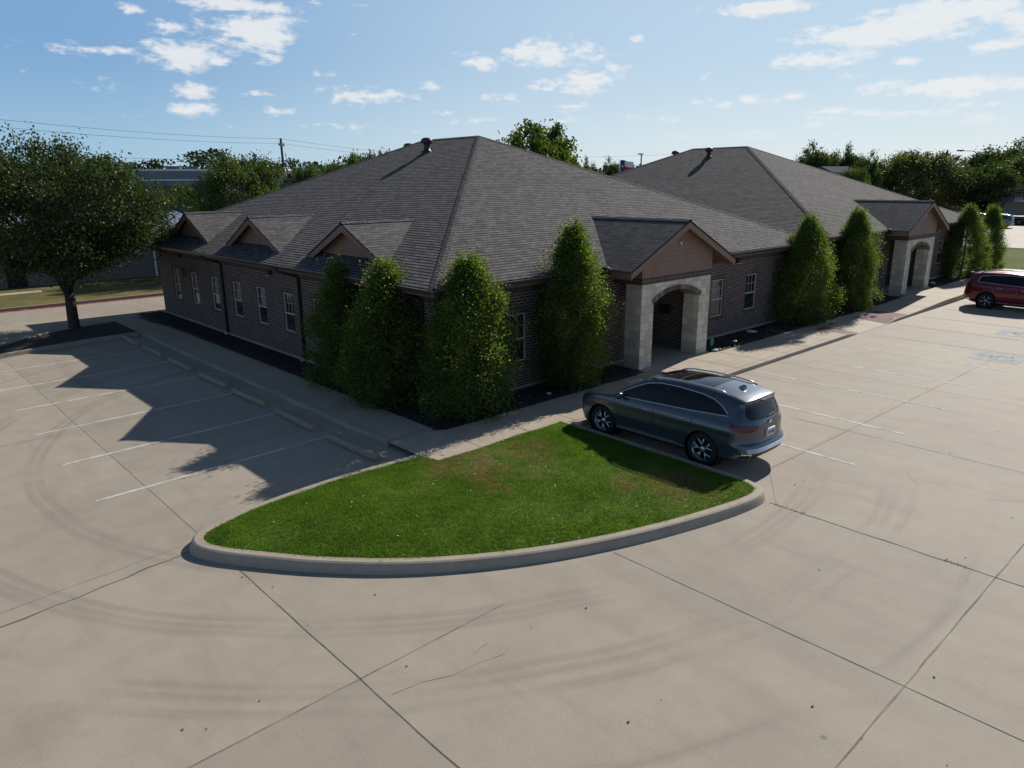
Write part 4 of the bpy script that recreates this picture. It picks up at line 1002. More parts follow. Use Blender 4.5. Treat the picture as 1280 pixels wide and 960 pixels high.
    if spec is not PICKUP:
        tl = (y < yt + .02) & (z < 1.085 - .02 * np.clip((.9 - ax) / .4, 0, 1)) & (z > np.interp(ax, [.40, .60, .95], [.99, .915, .955]) + np.clip((y - yt + .12) * .35, 0, 1)) & (ax > .42)
        put('tail_light', tl)
        put('diffuser', (y < yt) & (z > .30) & (z < .47) & (ax < .60 + (z - .38) * .5) & (nr[:, 1] < -.1))
        ex = (y < yt) & (ax > .66) & (ax < .90) & (z > .345) & (z < .475); put('exhaust_trim', ex); put('diffuser', ex & (ax > .69) & (ax < .85) & (z > .37) & (z < .455))
        put('skid', (y < yt - .05) & (z < .30) & (z > .235) & (ax < .72))
    put('head_light', (y > LN - .42) & (z > .775 + .10 * np.clip((LN - .1 - y) / .3, 0, 1)) & (z < .90) & (ax > .50))
    put('grille', (y > LN - .3) & (ax < .46) & (z > .60) & (z < .83)); put('grille', (y > LN - .3) & (ax < .62) & (z > .33) & (z < .46))
    keep = np.ones(len(F), bool)
    for a in spec['ax']: keep &= ~(((y - a) ** 2 + (z - spec['r'] - .005) ** 2 < (spec['r'] + .045) ** 2) & (ax > .60))
    for a in spec['ax']: put('body' if spec is SUV else 'cladding', ((y - a) ** 2 + (z - spec['r'] - .005) ** 2 < (spec['r'] + .085) ** 2) & (ax > .60) & (z > .33) & np.isin(cl, ['body', 'door_b', 'door_a']))
    def emit(nm, mat, mask, parent, lift=0):
        mask = mask & keep
        if not mask.any(): return None
        f = F[mask]; u, inv = np.unique(f, return_inverse=True)
        pv = P[u] - np.array((0, 0, 0))
        o = npmesh(nm, pv, inv.reshape(f.shape), mat, parent, True); return o
    body = emit('body', paint, cl == 'body', root)
    emit('lower_cladding', 'black_plastic', cl == 'cladding', root)
    for sgn in (-1, 1):
        sd = x * sgn > 0
        da = emit('door', paint, (cl == 'door_a') & sd, root); db = emit('door', paint, (cl == 'door_b') & sd, root)
        for dr, yy in ((da, fb + .20), (db, rb + .16)):
            zz = .955 if yy > -.5 else .985
            xx = np.interp(zz, hz, hx) * sgn
            MB().tube([(xx * .995, yy - .10, zz), (xx * 1.022, yy - .08, zz), (xx * 1.022, yy + .08, zz), (xx * .995, yy + .10, zz)], .013, 8).build('handle', 'satin_silver', dr, True)
        emit('side_window', 'car_glass', (cl == 'gl') & sd, root); emit('side_window', 'car_glass', (cl == 'glr') & sd, root)
        dp = np.array(spec['dlo'], float); seq = []
        for a_, b_ in zip(dp, np.roll(dp, -1, 0)):
            for t_ in np.arange(0, 1, .25): seq.append(a_ + (b_ - a_) * t_)
        seq = np.array(seq + seq[:2]); tl_, th_ = np.zeros(len(seq)), np.full(len(seq), 1.2)
        for _ in range(16):
            md = (tl_ + th_) / 2; ff = field(md, seq[:, 0], seq[:, 1]); tl_ = np.where(ff < 0, md, tl_); th_ = np.where(ff < 0, th_, md)
        MB().tube([(sgn * (q_ + .002), p_[0], p_[1]) for q_, p_ in zip(tl_, seq)], .011, 6, False).build('window_trim', 'satin_silver' if tinted_trim else 'black_plastic', root, True)
        emit('headlight', 'lamp_clear', (cl == 'head_light') & sd, root); emit('tail_light', 'tail_red', (cl == 'tail_light') & sd, root)
        emit('sill_trim', 'satin_silver', (cl == 'sill') & sd, root)
        emit('exhaust_trim', 'chrome', (cl == 'exhaust_trim') & sd, root)
        # mirror on its arm
        mm = MB(); zz, yy = 1.15, fa - .22; xx = .93 * sgn
        mm.lathe([(0, -.095), (.06, -.085), (.095, -.03), (.10, .02), (.085, .06), (0, .075)], center=(0, 0, 0), seg=14)
        mm.v = [(xx + sgn * .09 + v_[0] * 1.15, yy + v_[1] * .75 + .01, zz + v_[2] * .85) for v_ in mm.v]
        mo = mm.build('mirror', paint, root, True); MB().tube([(xx * .93, yy, zz - .03), (xx + sgn * .06, yy, zz - .02)], .03, 8).build('mirror_arm', 'black_plastic', mo)
        if spec is not PICKUP:
            rr = MB(); ys_ = np.linspace(.20, -1.78, 12); ztop = np.interp(-ys_, [-(.3), .1, .7, 1.35, 1.9], [1.60, 1.665, 1.69, 1.675, 1.625]) + (0 if spec is SUV else .04)
            pts = [(sgn * (.585 - .03 * abs(q) / 10), q, zt_ - .030 + .035 * (0 if q in (ys_[0], ys_[-1]) else 1)) for q, zt_ in zip(ys_, ztop)]
            rr.tube(pts, .019, 8); rr.build('roof_rail', 'satin_silver', root, True)
    for nm, mt in (('windshield', 'car_glass'), ('sunroof', 'car_glass'), ('rear_glass', 'car_glass'), ('rear_chrome', 'chrome'), ('diffuser', 'black_plastic'), ('skid', 'satin_silver'), ('grille', 'black_plastic')):
        if (cl == nm).any(): emit({'rear_glass': 'rear_window', 'rear_chrome': 'bumper_trim', 'skid': 'skid_plate'}.get(nm, nm), mt, cl == nm, root)
    # wheel wells and underside
    for a in spec['ax']:
        for sgn in (-1, 1): MB().lathe([(spec['r'] + .052, .90 * sgn), (spec['r'] + .075, .6 * sgn), (0, .58 * sgn)], 'x', (0, a, spec['r'] + .005), 28).build('wheel_arch', 'black_plastic', root)
    r = spec['r']
    def make_wheel():
        t = MB(); t.lathe([(r * .66, -.10), (r * .74, -.118), (r * .92, -.118), (r * .985, -.09), (r, -.05), (r, .05), (r * .985, .09), (r * .92, .118), (r * .74, .118), (r * .66, .10)], 'x', (0, 0, 0), 40)
        hub = MB().lathe([(0, -.02), (r * .40, -.02), (r * .42, .02), (.0, .02)], 'x', (0, 0, 0), 24).build('wheel', 'rim_dark', root, True)
        t.build('tyre', 'tyre_rubber', hub, True)
        b = MB(); b.lathe([(r * .64, .02), (r * .68, .103), (r * .715, .110), (r * .70, .095), (r * .66, .0), (r * .64, -.09)], 'x', (0, 0, 0), 40)
        ns = 5
        for q in range(ns):
            a0 = 2 * math.pi * q / ns + .3
            for dl_ in (-.20, .20):
                a1 = a0 + dl_; p0 = (.062, .09 * r / .37 * math.cos(a0), .09 * r / .37 * math.sin(a0)); pm = (.085, r * .34 * math.cos(a0 + dl_ * .35), r * .34 * math.sin(a0 + dl_ * .35)); p1 = (.098, r * .68 * math.cos(a0 + dl_ * 1.5), r * .68 * math.sin(a0 + dl_ * 1.5))
                b.tube([p0, pm, p1], [.020, .017, .013], 6)
        b.lathe([(0, .085), (.045, .085), (.06, .07), (.06, .03)], 'x', (0, 0, 0), 16)
        b.build('rim', 'satin_silver', hub, True)
        MB().lathe([(0, .015), (r * .66, .015), (r * .66, -.06)], 'x', (0, 0, 0), 28).build('rim_back', 'rim_dark', hub, True)
        return hub
    w0 = make_wheel(); first = True
    for a in spec['ax']:
        for sgn in (-1, 1):
            wv = w0 if first else copy_tree(w0, root); first = False
            xo = (.90 if spec is not PICKUP else .93) - .105
            wv.location = (sgn * xo, a, r); wv.rotation_euler = (random.uniform(0, 6), 0, 0 if sgn > 0 else math.pi)
    if spec is not PICKUP:
        def surfy(x_, z_):
            a_, b_ = 1.2, 2.7
            for _ in range(18):
                c_ = (a_ + b_) / 2
                if field(np.array([x_]), np.array([-c_]), np.array([z_]))[0] < 0: a_ = c_
                else: b_ = c_
            return -a_
        bt = MB(); xs_ = np.linspace(-.78, .78, 25)
        for u0, u1 in zip(xs_[:-1], xs_[1:]):
            y0, y1 = surfy(u0, .56), surfy(u1, .56)
            bt.prism([(u0, y0 + .01, .60), (u0, y0 - .035, .525), (u0, y0 - .02, .50), (u0, y0 + .03, .50)], (u1 - u0, y1 - y0, 0))
        bt.build('bumper_trim', 'satin_silver', root)
        yr = -(LN + .072) if spec is SUV else -(LN + .045)
        pl = MB(); pl.box((-.165, yr - .012, .76), (.165, yr + .05, .925)); plo = pl.build('number_plate', 'plate_white', root, bevel=.006)
        ink = MB()
        xx = -.125
        for ch in (.030, .030, .030, 0, .030, .030, .030, .030):
            if ch: ink.box((xx, yr - .0145, .805), (xx + .020, yr - .0125, .875))
            xx += .034 if ch else .02
        ink.build('plate_characters', 'plate_ink', plo)
        MB().lathe([(0, 0), (.032, 0), (.036, .01), (0, .014)], center=(0, 0, 0), seg=16).build('badge', 'chrome', root).matrix_local = Matrix.Translation((0, -(LN + .033), 1.055)) @ Matrix.Rotation(R(90), 4, 'X') @ Matrix.Diagonal((1.9, 1, 1, 1))
        MB().tube([(.0, -(LN + .012), 1.165), (.30, -(LN - .015), 1.21), (.44, -(LN - .045), 1.25)], [.016, .011, .008], 6).build('rear_wiper', 'black_plastic', root)
        zf = 1.655 if spec is SUV else 1.70
        fin = MB(); fin.prism([(-.025, -1.66, zf), (-.025, -1.84, zf - .01), (-.008, -1.80, zf + .065), (-.008, -1.77, zf + .07)], (.05, 0, 0)); fin.build('antenna_fin', paint if spec is SUV else 'black_plastic', root)
        bl = MB(); sp = [(-.22, -(LN - .150), 1.545), (.22, -(LN - .150), 1.545)]; bl.box((-.22, -(LN - .10) - .065, 1.522 if spec is SUV else 1.575), (.22, -(LN - .10) + .02, 1.545 if spec is SUV else 1.60)); bl.build('brake_light', 'tail_red', root)
    else:
        MB().box((-.82, -2.86, 1.10), (.82, -1.08, 1.175)).build('truck_bed', 'black_plastic', root)
    return root
make_car('parked_car', 'blue grey estate SUV with a glass roof parked beside the grass island', 'car', SUV, 'paint_grey_blue', (3.09, -5.07, 0), 0, res=1.35)
make_car('parked_car', 'wine red SUV cut off by the picture edge, parked by the second arch', 'car', RED, 'paint_wine', (29.94, -5.92, 0), math.pi, res=.75, tinted_trim=True)
make_car('parked_car', 'small slate grey SUV far off beyond the side lawn', 'car', RED, 'paint_silver', (98.9, 13.65, 0), R(0), res=.4, tinted_trim=False, group=None)
make_car('parked_truck', 'dark pickup truck far off behind the slate grey SUV', 'pickup truck', PICKUP, 'paint_maroon_dark', (107.2, 10.6, 0), math.pi, res=.35)
make_car('parked_car', 'white car under the big trees at the back lot', 'car', SUV, 'paint_snow', (104.5, 20.8, 0), R(0), res=.3)
make_car('parked_car', 'dark blue car in deep shade between the white and slate cars', 'car', SUV, 'paint_night', (102.0, 17.2, 0), R(0), res=.3)

# ------------------------------------------------------------------ trees
def leaf_mesh(name, C, A, size, mat, parent, asp=.42):
    """one rhombic leaf per centre C, pointing along A"""
    n = len(C); A = A / (np.linalg.norm(A, axis=1)[:, None] + 1e-9)
    r = rng.normal(size=(n, 3)); w = np.cross(A, r); w /= np.linalg.norm(w, axis=1)[:, None] + 1e-9
    s = size * rng.uniform(.65, 1.25, n)[:, None]
    nn = np.cross(A, w)
    V = np.stack([C, C + A * s * .5 + w * s * asp + nn * s * .10, C + A * s, C + A * s * .5 - w * s * asp + nn * s * .10], 1).reshape(-1, 3)
    return npmesh(name, V, np.arange(4 * n).reshape(-1, 4), mat, parent)
def column_tree(h, rmax, seed, n=1.0):
    global rng
    keep = rng; rng = np.random.default_rng(seed)
    root = empty('column_tree')
    tr = MB(); tr.tube([(0, 0, -.05), (.02, .01, .5), (0, .02, h * .5), (.01, 0, h * .86)], [.075, .06, .04, .012], 8); tr.build('trunk', 'bark', root, True)
    def rad(t):
        return rmax * np.interp(t, [0, .1, .28, .45, .60, .72, .82, .91, 1.0], [.84, .97, 1.04, 1.04, .93, .72, .47, .30, .10])
    nc = int(360 * n * h / 4)
    t = rng.uniform(.02, 1, nc) ** .85; a = rng.uniform(0, 2*np.pi, nc)
    lob = 1 + .15 * np.sin(3 * a + 7 * t + seed) + .13 * np.sin(4 * a - 13 * t + 2 * seed)
    rr = rad(t) * lob * (rng.uniform(.58, 1.0, nc) + .16 * (rng.random(nc) > .86))
    cc = np.stack([rr * np.cos(a), rr * np.sin(a), t * h * .97], 1)
    m = 120; C = np.repeat(cc, m, 0); sg = np.repeat(rng.uniform(.05, .16, nc), m)
    off = rng.normal(size=C.shape) * sg[:, None] * np.array((1, 1, 1.5)); C = C + off
    out = np.stack([C[:, 0], C[:, 1], 0 * C[:, 0]], 1); out /= np.linalg.norm(out, axis=1)[:, None] + 1e-6
    A = out * .8 + np.array((0, 0, .7)) + rng.normal(size=C.shape) * .65
    # upright shoots at the tip and shoulders
    for q in range(16):
        b = rng.uniform(0, 6.28); tt = rng.uniform(.72, .97); p0 = np.array((rad(tt) * .6 * np.cos(b), rad(tt) * .6 * np.sin(b), tt * h)); L_ = rng.uniform(.15, .42)
        k = 50; tq = rng.random(k); Cq = p0 + np.stack([rng.normal(0, .035, k), rng.normal(0, .035, k), tq * L_], 1); C = np.vstack([C, Cq]); A = np.vstack([A, rng.normal(size=(k, 3)) * .5 + (0, 0, .8)])
    ni = int(9000 * n); t = rng.uniform(.0, .9, ni); a = rng.uniform(0, 6.28, ni); r_ = rad(t) * np.sqrt(rng.random(ni)) * .88
    Ci = np.stack([r_ * np.cos(a), r_ * np.sin(a), t * h], 1); C = np.vstack([C, Ci]); A = np.vstack([A, rng.normal(size=(ni, 3))])
    C[:, 2] = np.maximum(C[:, 2], .03)
    leaf_mesh('crown', C, A, .062, 'leaf_column', root, .34)
    rng = keep
    return root
GT = 'column trees along the office walls'
cols = [column_tree(3.72, 1.0, 11), column_tree(3.95, 1.1, 12), column_tree(4.6, 1.02, 13), column_tree(4.3, 1.2, 14)]
def put_col(src, x, y, h0, h, rs, rz, lb, used=set()):
    o = src if src.name not in used else copy_tree(src); used.add(src.name)
    o.location = (x, y, .1); o.scale = (rs, rs, h / h0); o.rotation_euler.z = rz; tag(o, lb, 'tree', GT)
put_col(cols[0], -.12, 4.50, 3.72, 3.62, .88, 0, 'dark column tree in full shade by the downpipe, left of its twin')
put_col(cols[0], -.10, 2.05, 3.72, 3.76, 1.16, 2.1, 'shaded column tree with a bright sunlit tuft on top, beside the building corner')
put_col(cols[1], .80, -.32, 3.95, 3.98, 1.06, .6, 'column tree in front of the building corner, right side sunlit')
put_col(cols[2], 4.75, -.30, 4.6, 4.62, 1.0, 0, 'tall column tree between the wide window and the stone arch')
put_col(cols[3], 19.0, -.40, 4.3, 4.32, 1.03, 1.2, 'broad column tree at the right end of the near building')
put_col(cols[2], 23.7, -.40, 4.6, 4.48, .98, 2.6, 'column tree beside the second red paver ramp, at the farther building corner')
put_col(cols[3], 39.4, -.45, 4.3, 4.2, 1.0, 3.3, 'column tree just beyond the farther stone arch')
put_col(cols[1], 44.2, -.45, 3.95, 4.1, .82, 4.0, 'last column tree at the far end, next to the side lawn')

def crown_tree(name, h, r, zb, seed, leafmat, leaf=.11, nclump=240, per=200, trunk_r=.22, fork=1.6, limbs=5, bark='bark', sig=.42, flat=1.0, up=.5, lobes=0):
    global rng
    keep = rng; rng = np.random.default_rng(seed)
    root = empty(name)
    tr = MB(); tr.tube([(0, 0, -.1), (.0, 0, .15), (.03, .02, fork * .6), (.05, .0, fork)], [trunk_r * 1.35, trunk_r * 1.08, trunk_r, trunk_r * .95], 12)
    tr.build('trunk', bark, root, True)
    zc = (h + zb) / 2; hz_ = (h - zb) / 2
    lm = MB()
    for q in range(limbs):
        a = 2 * math.pi * q / limbs + rng.uniform(-.3, .3); e = rng.uniform(.45, .8)
        p = [np.array((.03, .01, fork - .25))]
        for s_ in (.3, .6, .9):
            p.append(np.array((r * e * s_ * math.cos(a), r * e * s_ * math.sin(a), fork + (h - fork) * (.22 + .62 * s_) * rng.uniform(.75, 1.0))))
        lm.tube(p, [trunk_r * .62, trunk_r * .42, trunk_r * .25, trunk_r * .08], 7)
        for _ in range(3):
            b = a + rng.uniform(-.9, .9); q0 = p[1] * .5 + p[2] * .5; q1 = q0 + np.array((math.cos(b), math.sin(b), .5)) * r * .4; lm.tube([q0, q1], [trunk_r * .2, trunk_r * .05], 6)
    lm.build('limb', bark, root, True)
    d = rng.normal(size=(nclump, 3)); d /= np.linalg.norm(d, axis=1)[:, None]
    az = np.arctan2(d[:, 1], d[:, 0])
    lob = 1 + .13 * np.sin(3 * az + 4 * d[:, 2] + seed) + .10 * np.sin(5 * az - 6 * d[:, 2] + 2)
    rad = lob * rng.uniform(.45, 1.0, nclump) ** .5
    if lobes:
        L0 = rng.normal(size=(lobes, 3)); L0[:, 2] = np.abs(L0[:, 2]) * .8 - .15; L0 /= np.linalg.norm(L0, axis=1)[:, None]
        dt = (d @ L0.T).max(1); rad *= .80 + .26 * np.clip((dt - .75) / .25, 0, 1)
    cc = d * rad[:, None] * np.array((r, r, hz_)) + np.array((0, 0, zc))
    low = d[:, 2] < -.2; cc[low, 2] += (1 - flat) * hz_ * (-d[low, 2])
    cs = rng.uniform(.6, 1.25, nclump) * sig
    C = np.repeat(cc, per, 0) + rng.normal(size=(nclump * per, 3)) * np.repeat(cs, per)[:, None] * np.array((1, 1, .8))
    A = rng.normal(size=C.shape) * .8 + np.repeat(d, per, 0) * .7 + np.array((0, 0, up))
    ns = nclump // 3      # sprigs that break the outline
    si = rng.integers(0, nclump, ns); k = 46
    for i in si:
        if d[i, 2] < -.1: continue
        b = cc[i]; dr = d[i] * .6 + np.array((0, 0, .9)) + rng.normal(size=3) * .35; dr /= np.linalg.norm(dr); L_ = rng.uniform(.6, 1.3) * sig * 1.9
        tq = rng.random(k)[:, None]; C = np.vstack([C, b + dr * tq * L_ + rng.normal(size=(k, 3)) * sig * .16]); A = np.vstack([A, dr + rng.normal(size=(k, 3)) * .6])
    C[:, 2] = np.maximum(C[:, 2], .3)
    leaf_mesh('crown', C, A, leaf, leafmat, root)
    rng = keep
    return root
oak = crown_tree('oak_tree', 7.5, 4.3, .95, 23, 'leaf_oak', leaf=.10, nclump=420, per=290, trunk_r=.21, fork=1.55, limbs=6, sig=.36, flat=.7, lobes=26)
oak.location = (-3.75, 20.75, .08); oak.rotation_euler.z = .5; tag(oak, 'big dark oak with a forked trunk on the planted island, at the left picture edge', 'tree')
GB = 'trees behind the offices'
def at(px, py, d):
    v = ray(px, py); return CAM + v * d / math.hypot(v[0], v[1])
def place(src, px, ptop, d, w_px, h0, r0, rz, lb, first=False, group=GB, zs=None):
    top = at(px, ptop, d); o = src if first else copy_tree(src)
    k = w_px * d / FOC / 2 / r0 * .93
    o.location = (top[0], top[1], 0); o.scale = (k, k, top[2] / h0 / 1.03); o.rotation_euler.z = rz; tag(o, lb, 'tree', group)
    return o
tA = crown_tree('leafy_tree', 8, 3.6, 1.6, 31, 'leaf_mid', leaf=.14, nclump=230, per=170, trunk_r=.16, sig=.36, bark='pale_bark', lobes=18)
tB = crown_tree('leafy_tree', 8, 3.8, 1.0, 32, 'leaf_dark', leaf=.21, nclump=240, per=140, trunk_r=.2, sig=.38, up=1.2, lobes=16)
tC = crown_tree('leafy_tree', 8, 2.6, 1.2, 33, 'leaf_bright', leaf=.17, nclump=160, per=110, trunk_r=.14, sig=.34, up=1.4)
place(tA, 295, 193, 54, 108, 8, 3.6, 0, 'bushy green tree seen between the big oak and the near roof', True)
place(tC, 668, 152, 66, 112, 8, 2.6, .5, 'tall pale green tree rising right behind the near roof peak', True)
place(tA, 383, 206, 60, 52, 8, 3.6, 1.0, 'low rounded tree just right of the utility pole, over the roof slope')
place(tC, 412, 202, 64, 50, 8, 2.6, 2.0, 'yellow green tree peeping over the roof slope right of the pole')
place(tC, 452, 189, 66, 56, 8, 2.6, 3.0, 'bright pointed tree over the roof slope, left of the roof pipes')
place(tC, 484, 187, 74, 36, 8, 2.6, 4.0, 'small dark tree top touching the roof line by the roof pipes')
place(tA, 226, 229, 84, 36, 8, 3.6, 2.2, 'small tree in front of the long grey warehouse')
place(tB, 737, 205, 110, 30, 8, 3.8, .4, 'small tree top left of the flag, between the two roofs', True)
place(tB, 768, 205, 112, 34, 8, 3.8, 1.4, 'small dark tree right behind the flag')
place(tB, 1021, 188, 118, 56, 8, 3.8, 2.1, 'dark tree over the farther roof slope, nearest its peak')
place(tB, 1056, 190, 124, 44, 8, 3.8, 2.9, 'darkest tree over the farther roof slope, second from its peak')
place(tB, 1080, 198, 120, 40, 8, 3.8, 4.1, 'thin tree above the little grey shed behind the farther roof')
place(tA, 1103, 208, 128, 46, 8, 3.6, 5.0, 'yellow green tree at the left foot of the big windy tree')
place(tA, 1148, 189, 126, 96, 8, 3.6, 3.7, 'big windswept tree with pale leaf undersides behind the farther gable')
place(tB, 1233, 207, 128, 74, 8, 3.8, 5.2, 'round dark clipped tree above the slate grey SUV')
place(tA, 1194, 207, 150, 50, 8, 3.8, .9, 'dark tree filling the gap behind the round clipped tree, on its left')
place(tB, 1254, 185, 150, 80, 8, 3.8, 3.3, 'tall tree rising behind the round clipped tree, at the right picture edge')
place(tA, 1296, 190, 140, 70, 8, 3.8, 1.9, 'tree cut by the right picture edge, behind the pickup')
place(tA, 1070, 209, 100, 34, 8, 3.6, 2.7, 'brownish bushy tree right of the little grey shed, over the farther roof slope')
# far-off wooded skyline
def woods():
    C = []; A = []
    for az in np.arange(-60, 60, .45):
        a = math.radians(az) ; d = rng.uniform(360, 470); f2 = np.array((CF[0], CF[1])); f2 /= np.linalg.norm(f2); r2 = np.array((f2[1], -f2[0]))
        c = CAM[:2] + (f2 * math.cos(a) + r2 * math.sin(a)) * d
        h = rng.uniform(14, 18) + (6 if -23 < az < -20 else 0) + (2.5 if -20 <= az < -15.5 else 0) - (3 if az > 0 else 0); k = 330
        C.append(np.stack([c[0] + rng.normal(0, 3.2, k), c[1] + rng.normal(0, 3.2, k), h * rng.random(k) ** .6], 1)); A.append(rng.normal(size=(k, 3)))
    return np.concatenate(C), np.concatenate(A)
C_, A_ = woods(); o = leaf_mesh('distant_woods', C_, A_, 1.35, 'leaf_far', None, .5); o['kind'] = 'stuff'
def ridge():
    V = []; F = []
    n = 90
    for i in range(n):
        a = math.radians(-75 + 150 * i / (n - 1)); f2 = np.array((CF[0], CF[1])); f2 /= np.linalg.norm(f2); r2 = np.array((f2[1], -f2[0])); dr = f2 * math.cos(a) + r2 * math.sin(a)
        for d, z in ((480, -.1), (620, 7 + 3 * math.sin(i * .31) + 2 * math.sin(i * .83)), (900, -.1)): V.append((*(CAM[:2] + dr * d), z))
    for i in range(n - 1):
        for j in range(2): F.append((i*3 + j, (i+1)*3 + j, (i+1)*3 + j + 1, i*3 + j + 1))
    mb = MB(); mb.v = V; mb.f = F; mb.build('hills', 'leaf_far', kind='structure', smooth=True)
ridge()

# ------------------------------------------------------------------ things in the beds
s = empty('garden_sign', (11.82, -.62, .12), R(-18), 'small green yard sign on a stake right of the near stone arch', 'sign')
MB().tube([(0, 0, -.1), (0, 0, .30)], .008, 6).build('stake', 'grey_metal', s)
oc = [(.085 * math.cos(t) * (1.0), -.012, .27 + .15 * math.sin(t)) for t in np.linspace(0, 2*math.pi, 9)[:-1] + R(22.5)]
MB().prism(oc, (0, .012, 0)).build('panel', 'sign_green', s)
def stone(name, x, y, z, r, mat, label, cat, sq=.6):
    m = MB(); m.lathe([(0, -r*.3), (r*.8, -r*.2), (r, r*.15), (r*.75, r*.5), (0, r*.62)], center=(0, 0, 0), seg=9); m.v = [(a * rng.uniform(.8, 1.2), b * rng.uniform(.7, 1.1), c * sq * 1.4) for a, b, c in m.v]
    o = m.build(name, mat, smooth=True); o.location = (x, y, z); tag(o, label, cat); return o
stone('rock', 11.62, -.88, .14, .13, 'stone_white', 'pale rock at the foot of the green yard sign', 'rock')
stone('rock', 11.95, -.84, .13, .09, 'stone_white', 'smaller pale rock touching the one under the green sign', 'rock')
stone('rock', 15.55, -.05, .16, .24, 'stone_white', 'flat pale stone lying in the bed under the right windows', 'rock', .25)
stone('rock', 3.42, -.65, .16, .08, 'stone_white', 'tiny pale stone in the mulch left of the tall column tree', 'rock')
def flood(x, y, z, lb):
    f = empty('garden_light', (x, y, z), 0, lb, 'garden light', 'garden lights in the mulch')
    MB().tube([(0, 0, -.05), (0, 0, .10)], .012, 6).build('stake', 'dark_metal', f)
    MB().lathe([(.0, .10), (.05, .10), (.085, .14), (.09, .17), (.07, .175), (0, .165)], center=(0, 0, 0), seg=14).build('lamp_head', 'grey_metal', f, True)
flood(12.95, -.86, .13, 'round grey garden light in the mulch right of the green sign')
flood(33.7, -.80, .24, 'round garden light in the mulch right of the farther stone arch')
stone('rock', 35.0, -.30, .26, .20, 'stone_white', 'pale stone in the bed beside the farther column trees', 'rock', .4)
# a few dead leaves and grit on the paving
V = []
for _ in range(170):
    x, y = (rng.uniform(-9, 14), rng.uniform(-14, -3)) if rng.random() < .5 else (rng.uniform(11, 24), rng.uniform(-2.9, -1.1)) if rng.random() < .6 else (rng.uniform(-2.0, -.8), rng.uniform(-.7, 20))
    if inside(poly_is, np.array([x]), np.array([y]))[0]: continue
    z = .006 if y < -2.95 else float(walk_z(x, y)) + .006; s_ = rng.uniform(.008, .022); a = rng.uniform(0, 6); c, q = math.cos(a) * s_, math.sin(a) * s_
    V += [(x - c, y - q, z), (x + q, y - c, z + .004), (x + c, y + q, z), (x - q, y + c, z + .006)]
npmesh('fallen_leaves', np.array(V), np.arange(len(V)).reshape(-1, 4), 'bark', kind='stuff')

# ------------------------------------------------------------------ background: metal shed, warehouse, yard, poles, flag
sh = empty('metal_shed', (0, 38.0, 0), 0, 'low tan building with a pale blue metal roof behind the big oak', 'building')
w_ = MB(); w_.box((-14, 0, -.1), (9.0, 16, 3.0)); w_.build('wall', 'tan_wall', sh)
r_ = MB(); xs = np.arange(-14.4, 9.5, .42)
for x in xs:
    for a, b in (((-.35, 2.98), (8, 4.05)), ((8, 4.05), (16.35, 2.98))):
        r_.poly([(x, a[0], a[1]), (x + .37, a[0], a[1]), (x + .37, b[0], b[1]), (x, b[0], b[1])]); r_.poly([(x + .37, a[0], a[1]), (x + .395, a[0], a[1] + .045), (x + .395, b[0], b[1] + .045), (x + .37, b[0], b[1])]); r_.poly([(x + .395, a[0], a[1] + .045), (x + .42, a[0], a[1]), (x + .42, b[0], b[1]), (x + .395, b[0], b[1] + .045)])
r_.build('roof', 'metal_roof', sh); MB().box((-14.4, -.42, 2.82), (9.4, -.30, 2.99)).build('gutter', 'gutter', sh)
MB().tube([(5.05, -.10, .1), (5.05, -.10, 2.8)], .07, 8).build('downpipe', 'white_metal', sh)
MB().box((-3.4, -.02, .1), (-2.4, -.001 - .03, 2.2)).build('door', 'bronze', sh)
wh = empty('warehouse', (0, 0, 0), 0, 'long low grey warehouse on the left skyline, behind the utility pole', 'building')
def obox(mb, o, du, u0, u1, d0, d1, z0, z1):
    du = np.array(du); n = np.array((-du[1], du[0])); q = [np.array(o) + du * u + n * d for u, d in ((u0, d0), (u1, d0), (u1, d1), (u0, d1))]
    mb.prism([(a, b, z0) for a, b in q], (0, 0, z1 - z0))
w0_ = np.array((30., 130.)); du = np.array((.92, -.39)); du /= np.linalg.norm(du)
m = MB(); obox(m, w0_, du, -20, 48, 0, 30, -.1, 8.6); m.build('wall', 'ware_wall', wh)
m = MB(); obox(m, w0_, du, -20.1, 48.1, -.15, 30.2, 8.6, 8.95); obox(m, w0_, du, -20.1, 48.1, -.15, -.01, 6.9, 7.15); m.build('parapet', 'white_metal', wh)
m = MB(); obox(m, w0_, du, -18, 46, -7, -.16, -.1, 5.8); obox(m, w0_, du, -18.2, 46.2, -7.2, -.17, 5.8, 6.05); m.build('canopy', 'ware_dark', wh)
m = MB(); obox(m, w0_, du, 6, 8.4, 6, 9, 8.95, 9.6); m.build('roof_unit', 'ware_dark', wh); m = MB(); obox(m, w0_, du, 9.4, 11.6, 6, 9, 8.95, 9.5); m.build('roof_unit', 'ware_dark', wh)
# yard behind the shed
def wheels(mb, pts, r=.4, w=.25):
    for x, y in pts: mb.lathe([(0, -w/2), (r*.9, -w/2), (r, -w/4), (r, w/4), (r*.9, w/2), (0, w/2)], 'x', (x, y, r), 16)
def trailer(loc, rz, lb, mat, L_=6.5, hh=2.6):
    t = empty('box_trailer', loc, rz, lb, 'trailer')
    b = MB(); b.box((-1.2, -L_/2, .75), (1.2, L_/2, .75 + hh)); b.build('box', mat, t, bevel=.05)
    rb = MB()
    for y in np.arange(-L_/2 + .5, L_/2, .8):
        for x in (-1.215, 1.205): rb.box((x, y, .8), (x + .01, y + .05, .7 + hh))
    rb.build('ribs', 'grey_metal', t)
    c = MB(); c.box((-.5, -L_/2, .55), (.5, L_/2 + 1.2, .74)); c.build('chassis', 'dark_metal', t); wm = MB(); wheels(wm, [(-1.1, -.4), (1.1, -.4), (-1.1, .5), (1.1, .5)]); wm.build('wheels', 'tyre_rubber', t)
    return t
